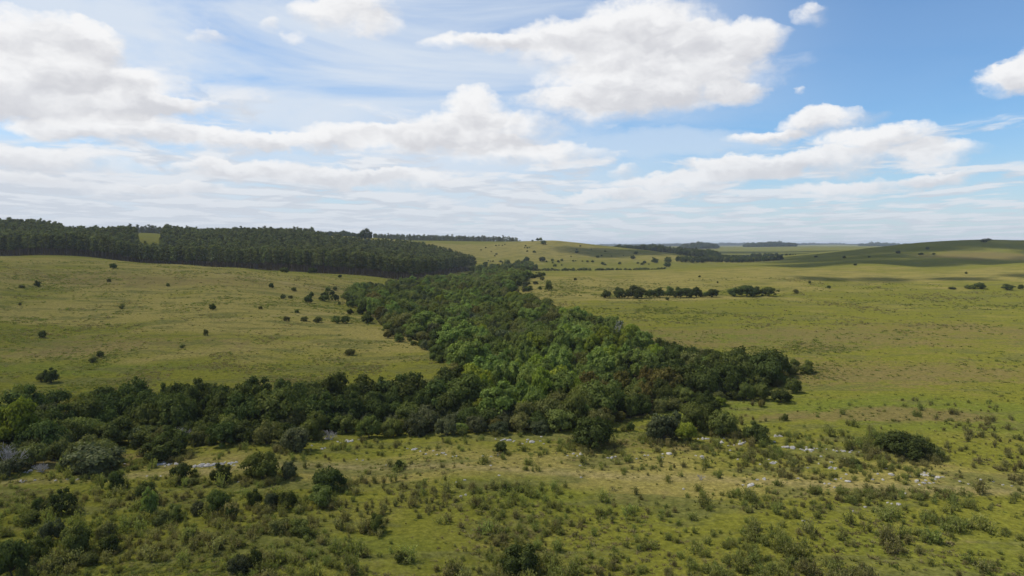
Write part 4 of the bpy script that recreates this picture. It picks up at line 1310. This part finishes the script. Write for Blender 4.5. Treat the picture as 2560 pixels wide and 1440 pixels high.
# ------------------------------------------------------------------ low broom shrubs of the foreground
def density(px, py):
    """how thick the low shrubs stand, from the photograph"""
    d = np.full(len(px), .30)
    d = np.where((py > 1130) & (py < 1215) & (px < 1500), .16, d)
    d = np.where((py > 1090) & (py < 1180) & (px >= 1500), .55, d)
    d = np.where((py >= 1180) & (py < 1225) & (px >= 1700), .30, d)
    d = np.where((py >= 1225) & (px >= 1500), 1.0, d)
    d = np.where((py >= 1225) & (px >= 2000), 1.15, d)
    d = np.where((py >= 1215) & (px < 1500), .48, d)
    d = np.where((py >= 1250) & (px < 900), .85, d)
    d = np.where((py < 1090) & (px > 1300), .12, d)
    d = np.where(py < 1040, .05, d)
    return d


nc = 60000
cX = rng.uniform(-85, 85, nc); cY = rng.uniform(42, 112, nc)
feet = np.array([p_[:2] for p_, b in zip(bp, BUSHES) if b[1] > 1040])
fw_ = np.array([b[2] * p_[1] / F_PX / 2 for p_, b in zip(bp, BUSHES) if b[1] > 1040])
cZ = ground(cX, cY)
cpx, cpy = project(cX, cY, cZ)
dn = density(cpx, cpy) * np.clip((fbm(cX, cY, 8, 4, 77) - .32) * 3.2, .05, 1.5)
track = np.abs(cpy - (1175 + 26 * np.clip((cpx - 800) / 1760, -0.5, 1) * 2)) < 10
dn = np.where(track, dn * .15, dn)
near_foot = (np.abs(np.hypot(cX[:, None] - feet[:, 0], cY[:, None] - feet[:, 1]) / fw_ - 1.0) < .35).any(1)
dn = np.where(near_foot, np.maximum(dn, .9), dn)
rk = np.zeros(nc, bool)
for (rx_, ry_, _), q in zip(sp_, stones):
    rr_ = max(q[2] * ry_ / F_PX * .8, .35)
    tt = ry_ - cY                                     # clear a strip on the side the rock is seen from
    rk |= (np.abs(cX - rx_ * cY / ry_) < rr_) & (tt > -rr_) & (tt < 2.6)
dn = np.where(rk, dn * .06, dn)
keep = (rng.random(nc) < dn * .60) & ~inside(BELT, cX, cY) & ~inside(BAND, cX, cY) & ~inside(VALLEY, cX, cY) & (cpy > 1000)
bX, bY, bZ = cX[keep], cY[keep], cZ[keep]
bpx, bpy_ = cpx[keep], cpy[keep]
nb = len(bX)
b_w = np.exp(rng.normal(-.48, .46, nb)).clip(.22, 1.9) * np.where(bpy_ < 1210, .9, 1.0)
b_s = b_w * rng.uniform(.65, 1.0, nb)
b_k = np.where(fbm(bX, bY, 6, 2, 88) + rng.normal(0, .12, nb) > .53, 1, 0)
b_i = rng.integers(0, 5, nb); b_r = rng.uniform(0, 6.28, nb)
inside_f = (bpx > 0) & (bpx < 2560) & (bpy_ < 1450)
b_app = np.where(inside_f, b_s * b_w / (bX ** 2 + bY ** 2), 0)
b_solo = np.argsort(-b_app)[:300]
print('shrubs', nb)
ROWS = [(1330, 'along the bottom edge'), (1250, 'in the lower shrub field'), (1180, 'near the smooth grass strip'), (0, 'among the white stones')]
COLS = [(0, 430, 'near the corner thicket'), (430, 860, 'between thicket and dark bush'), (860, 1290, 'short of the bottom bush'), (1290, 1720, 'past the bottom bush'), (1720, 2150, 'in the thick shrubs'), (2150, 2600, 'by the far frame edge')]
cnt = {}
for i in sorted(b_solo, key=lambda j: bpx[j]):
    rw = [r for r in ROWS if bpy_[i] >= r[0]][0][1]
    cl = [c for c in COLS if c[0] <= bpx[i] < c[1]][0][2]
    kd = 'olive' if b_k[i] == 0 else 'brownish'
    key = (kd, rw, cl)
    cnt[key] = cnt.get(key, 0) + 1
    o = link('broom_shrub', BROOM['broom' if b_k[i] == 0 else 'broom_brown'][b_i[i]], None, (bX[i], bY[i], bZ[i]), b_r[i], (b_w[i], b_w[i], b_s[i]))
    tag(o, f'{ordinal(cnt[key])} {kd} shrub from the left {rw}, {cl}', 'shrub', 'low wiry shrubs of the foreground')
b_rest = np.setdiff1d(np.arange(nb), b_solo)
stuff('shrub_field', 'low wiry olive and brown shrubs scattered over the foreground grass', BROOM['broom'] + BROOM['broom_brown'], np.c_[bX, bY, bZ][b_rest], b_r[b_rest], np.c_[b_w, b_w, b_s][b_rest], (b_k * 5 + b_i)[b_rest])

# ------------------------------------------------------------------ grass tufts over the meadows
nc = 420000
u_ = rng.uniform(-.80, .80, nc); r_d = np.exp(rng.uniform(math.log(44), math.log(420), nc))
tX, tY = np.sin(u_) * r_d, np.cos(u_) * r_d
tZ = ground(tX, tY)
tn = fbm(tX, tY, 10, 3, 55); tn2 = fbm(tX, tY, 45, 3, 66)
keep = (rng.random(nc) < np.clip((tn - .40) * 3.0, .02, 1) * np.clip((tn2 - .3) * 2.2, .1, 1)) & ~inside(VALLEY, tX, tY) & ~inside(BAND, tX, tY)
tX, tY, tZ, tn2 = tX[keep], tY[keep], tZ[keep], tn2[keep]
nt_ = len(tX)
ts = np.exp(rng.normal(-1.35, .4, nt_)).clip(.1, .7) * np.clip(np.hypot(tX, tY) / 160, .75, 1.5)
tk = (rng.random(nt_) < np.clip((fbm(tX, tY, 30, 2, 91) - .38) * 3, .1, .8)).astype(int)
print('tufts', nt_)
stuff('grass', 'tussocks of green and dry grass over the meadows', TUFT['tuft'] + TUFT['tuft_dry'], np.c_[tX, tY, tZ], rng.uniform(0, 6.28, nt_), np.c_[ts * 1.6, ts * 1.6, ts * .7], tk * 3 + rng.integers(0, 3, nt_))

# ------------------------------------------------------------------ stones
rm, N, out = new_mat('pale_rock')
tcr = N.n('ShaderNodeTexCoord')
rn = N.noise(tcr.outputs['Object'], 2.2, 6, .65)
rl = N.noise(tcr.outputs['Object'], 6.0, 4, .6)
oi = N.n('ShaderNodeObjectInfo')
rc = N.mix(N.step(rn, .3, .7), (.28, .26, .235), (.56, .535, .49))
rc = N.mix(N.m('MULTIPLY', N.step(rl, .52, .66), .7), rc, (.10, .098, .088))
rc = N.mix(1.0, rc, N.mix(oi.outputs['Random'], (.8, .8, .8), (1.12, 1.1, 1.06)), 'MULTIPLY')
rb = N.n('ShaderNodeBsdfDiffuse'); rb.inputs['Roughness'].default_value = .6
N.put(rb.inputs['Color'], rc)
bm_ = N.n('ShaderNodeBump'); bm_.inputs['Strength'].default_value = .7; bm_.inputs['Distance'].default_value = .1
N.put(bm_.inputs['Height'], rn); N.t.links.new(bm_.outputs[0], rb.inputs['Normal'])
N.t.links.new(rb.outputs[0], out.inputs['Surface'])


def rock_mesh(seed):
    r_ = np.random.default_rng(seed)
    v = ICO2[0].copy()
    for _ in range(9):       # chip flat facets off a ball
        d = r_.normal(size=3); d[2] = abs(d[2]) * .8; d /= np.linalg.norm(d)
        h = r_.uniform(.55, .85)
        s = v @ d
        v -= np.outer(np.maximum(s - h, 0), d)
    v *= 1 + .06 * r_.normal(size=(len(v), 1))
    v *= np.array([1, r_.uniform(.6, .9), r_.uniform(.5, .75)])
    v[:, 2] += .22
    return mesh_np('rock', v, None, ICO2[1], [rm])


ROCKM = [rock_mesh(2000 + i) for i in range(8)]
AREAS = [(-1, 330, 'under the scrub margin'), (330, 640, 'of the pale rock slab'), (640, 980, 'beside the scrub margin'), (980, 1400, 'strewn below the scrub margin'), (1400, 1640, 'in front of the lone dark bush'), (1640, 1960, 'by the bush group'), (1960, 2240, 'in the stony strip beyond the bush group'), (2240, 2600, 'of the last outcrop')]
cnt = {}
for (sx, sy, sw, sset), (x, y, z) in zip(stones, sp_):
    a = [q for q in AREAS if q[0] <= sx < q[1]][0][2]
    cnt[a] = cnt.get(a, 0) + 1
    ppm = F_PX / y
    w = max(sw / ppm / 2 * (1.5 if sw > 9.5 else 1.15), .2)
    big = 'big ' if sw > 13 else ('small ' if sw < 7 else '')
    fl = .6 if sw > 9.5 else .5 if (sset == 'c' and 330 < sx < 640) else random.uniform(.6, 1.0)
    o = link('rock', ROCKM[random.randrange(8)], None, (x, y, z - .02), random.uniform(0, 6.28), (w, w * random.uniform(.8, 1.2), w * fl))
    o.rotation_euler = (random.uniform(-.25, .25), random.uniform(-.25, .25), random.uniform(0, 6.28))
    tag(o, f'{big}pale rock, {ordinal(cnt[a])} from the left {a}', 'rock', 'pale rocks in the grass')


# ------------------------------------------------------------------ dead wood
def dead_tree(seed, h, spread, n=9):
    r_ = np.random.default_rng(seed)
    segs = []

    def grow(p, d, ln, rad, lev):
        q = p + d * ln
        segs.append((p, q, rad, rad * .65))
        if lev == 0:
            return
        for _ in range(r_.integers(2, 4)):
            nd = d + r_.normal(size=3) * spread; nd[2] = abs(nd[2]) * .8 + .15; nd /= np.linalg.norm(nd)
            grow(q, nd, ln * r_.uniform(.55, .85), rad * .62, lev - 1)
    for _ in range(n):
        d = np.array([*r_.normal(0, .45, 2), 1.0]); d /= np.linalg.norm(d)
        grow(np.array([*r_.normal(0, .08 * h, 2), -.1]), d, h * .36, .040 * h ** .5, 3)
    return mesh_np('dead_wood', *tubes(segs, 4), None, [BARK_DEAD])


DEAD = [(1532, 872, 8.5, .55, 2, 'forked pale dead tree rising out of the stream wood'), (1500, 862, 7.0, .5, 2, 'grey bare dead tree just behind the forked dead tree'), (18, 1178, 3.2, .5, 12, 'grey leafless brush at the frame edge under the scrub'),
        (105, 1180, 1.2, .8, 14, 'low tangle of grey dead branches beside the wide grey bush'), (450, 1112, 2.6, .5, 10, 'grey leafless brush in the scrub over the rock slab'), (822, 1098, 1.5, .7, 10, 'brown dead brush at the scrub edge by stones'), (1752, 1200, .8, .9, 4, 'short bleached branch standing in the smooth grass')]
dp = at([d[0] for d in DEAD], [d[1] for d in DEAD])
for i, ((x, y, z), d) in enumerate(zip(dp, DEAD)):
    tag(link('dead_tree' if d[2] > 4 else 'dead_brush', dead_tree(3000 + i, d[2], d[3], d[4]), None, (x, y, z)), d[5], 'dead wood')

# ------------------------------------------------------------------ the cumulus overhead whose shade lies on the far hill
wm, N, out = new_mat('cloud')
cdf = N.n('ShaderNodeBsdfDiffuse'); cdf.inputs['Color'].default_value = (.9, .9, .9, 1)
ctr = N.n('ShaderNodeBsdfTranslucent'); ctr.inputs['Color'].default_value = (.9, .9, .9, 1)
cmx = N.n('ShaderNodeMixShader'); cmx.inputs[0].default_value = .5
N.t.links.new(cdf.outputs[0], cmx.inputs[1]); N.t.links.new(ctr.outputs[0], cmx.inputs[2]); ctp = N.n('ShaderNodeBsdfTransparent')
cm2 = N.n('ShaderNodeMixShader'); cm2.inputs[0].default_value = .66
N.t.links.new(cmx.outputs[0], cm2.inputs[1]); N.t.links.new(ctp.outputs[0], cm2.inputs[2]); N.t.links.new(cm2.outputs[0], out.inputs['Surface'])


def shade_cloud(spots, alt, seed):
    """cumulus lumps whose shade falls on the given ground spots (x, y, radius)"""
    r_ = np.random.default_rng(seed)
    t = alt / sun_dir[2]
    V, F, c = [], [], 0
    for (x, y, rad) in spots:
        for k_ in range(5):
            a, q = r_.uniform(0, 6.28), r_.uniform(0, .55)
            rr = rad * r_.uniform(.45, .75)
            v = ICO3[0].copy()
            v *= 1 + .12 * (np.sin(v[:, :1] * 9 + k_) * np.sin(v[:, 1:2] * 8 + 2 * k_) + .5 * np.sin(v[:, 2:] * 15 + v[:, :1] * 13))
            v = v * rr * np.array([1, 1, .55])
            v[:, 2] = np.maximum(v[:, 2], -.18 * rr)
            v += np.array([x + sun_dir[0] * t + math.cos(a) * rad * q, y + sun_dir[1] * t + math.sin(a) * rad * q, alt + r_.uniform(0, .25) * rad])
            V.append(v); F.append(ICO3[1] + c); c += len(v)
    return mesh_np('clouds', np.vstack(V), None, np.vstack(F), [wm], smooth=True)


SHADE = [(300, 690, 75), (390, 690, 75), (480, 690, 70), (580, 690, 70), (680, 700, 80), (340, 800, 70), (430, 790, 60), (640, 770, 60), (740, 800, 90), (400, 890, 90), (520, 890, 90), (640, 900, 100), (780, 920, 120),
         (480, 1010, 110), (600, 1040, 120), (740, 1060, 130), (880, 1060, 140), (560, 650, 50), (640, 655, 50), (720, 660, 55), (360, 660, 45), (520, 850, 50), (450, 1350, 120), (620, 1400, 140), (360, 1650, 150), (560, 1750, 170), (800, 1700, 180), (118, 900, 55), (160, 930, 60), (210, 980, 55), (175, 388, 20), (212, 386, 22), (250, 384, 20), (300, 392, 18)]  # farthest spots are added, unseen lumps that only darken the fields beyond the hill
tag(link('clouds', shade_cloud(SHADE, 950.0, 5)), 'broad white cumulus overhead shading the far hill, with lumps added to darken fields beyond', kind='stuff')

# ------------------------------------------------------------------ air
hm, N, out = new_mat('haze')
pv = N.n('ShaderNodeVolumePrincipled')
pv.inputs['Color'].default_value = (0.80, 0.89, 1.0, 1.0)
pv.inputs['Density'].default_value = 0.00009
pv.inputs['Anisotropy'].default_value = 0.0
N.t.links.new(pv.outputs[0], out.inputs['Volume'])
zb, zt, hx_ = float(GZ.min()) - 1.0, max(float(GZ.max()) + 22.0, CAM_Z + 10), 15500.0
hv = [(sx * hx_, sy * hx_, z) for z in (zb, zt) for sy in (-1, 1) for sx in (-1, 1)]
hq = [(0, 2, 3, 1), (4, 5, 7, 6), (0, 1, 5, 4), (2, 6, 7, 3), (0, 4, 6, 2), (1, 3, 7, 5)]
tag(link('haze', mesh_np('haze', hv, hq, None, [hm])), 'thin blue summer haze over the far hills', kind='stuff')
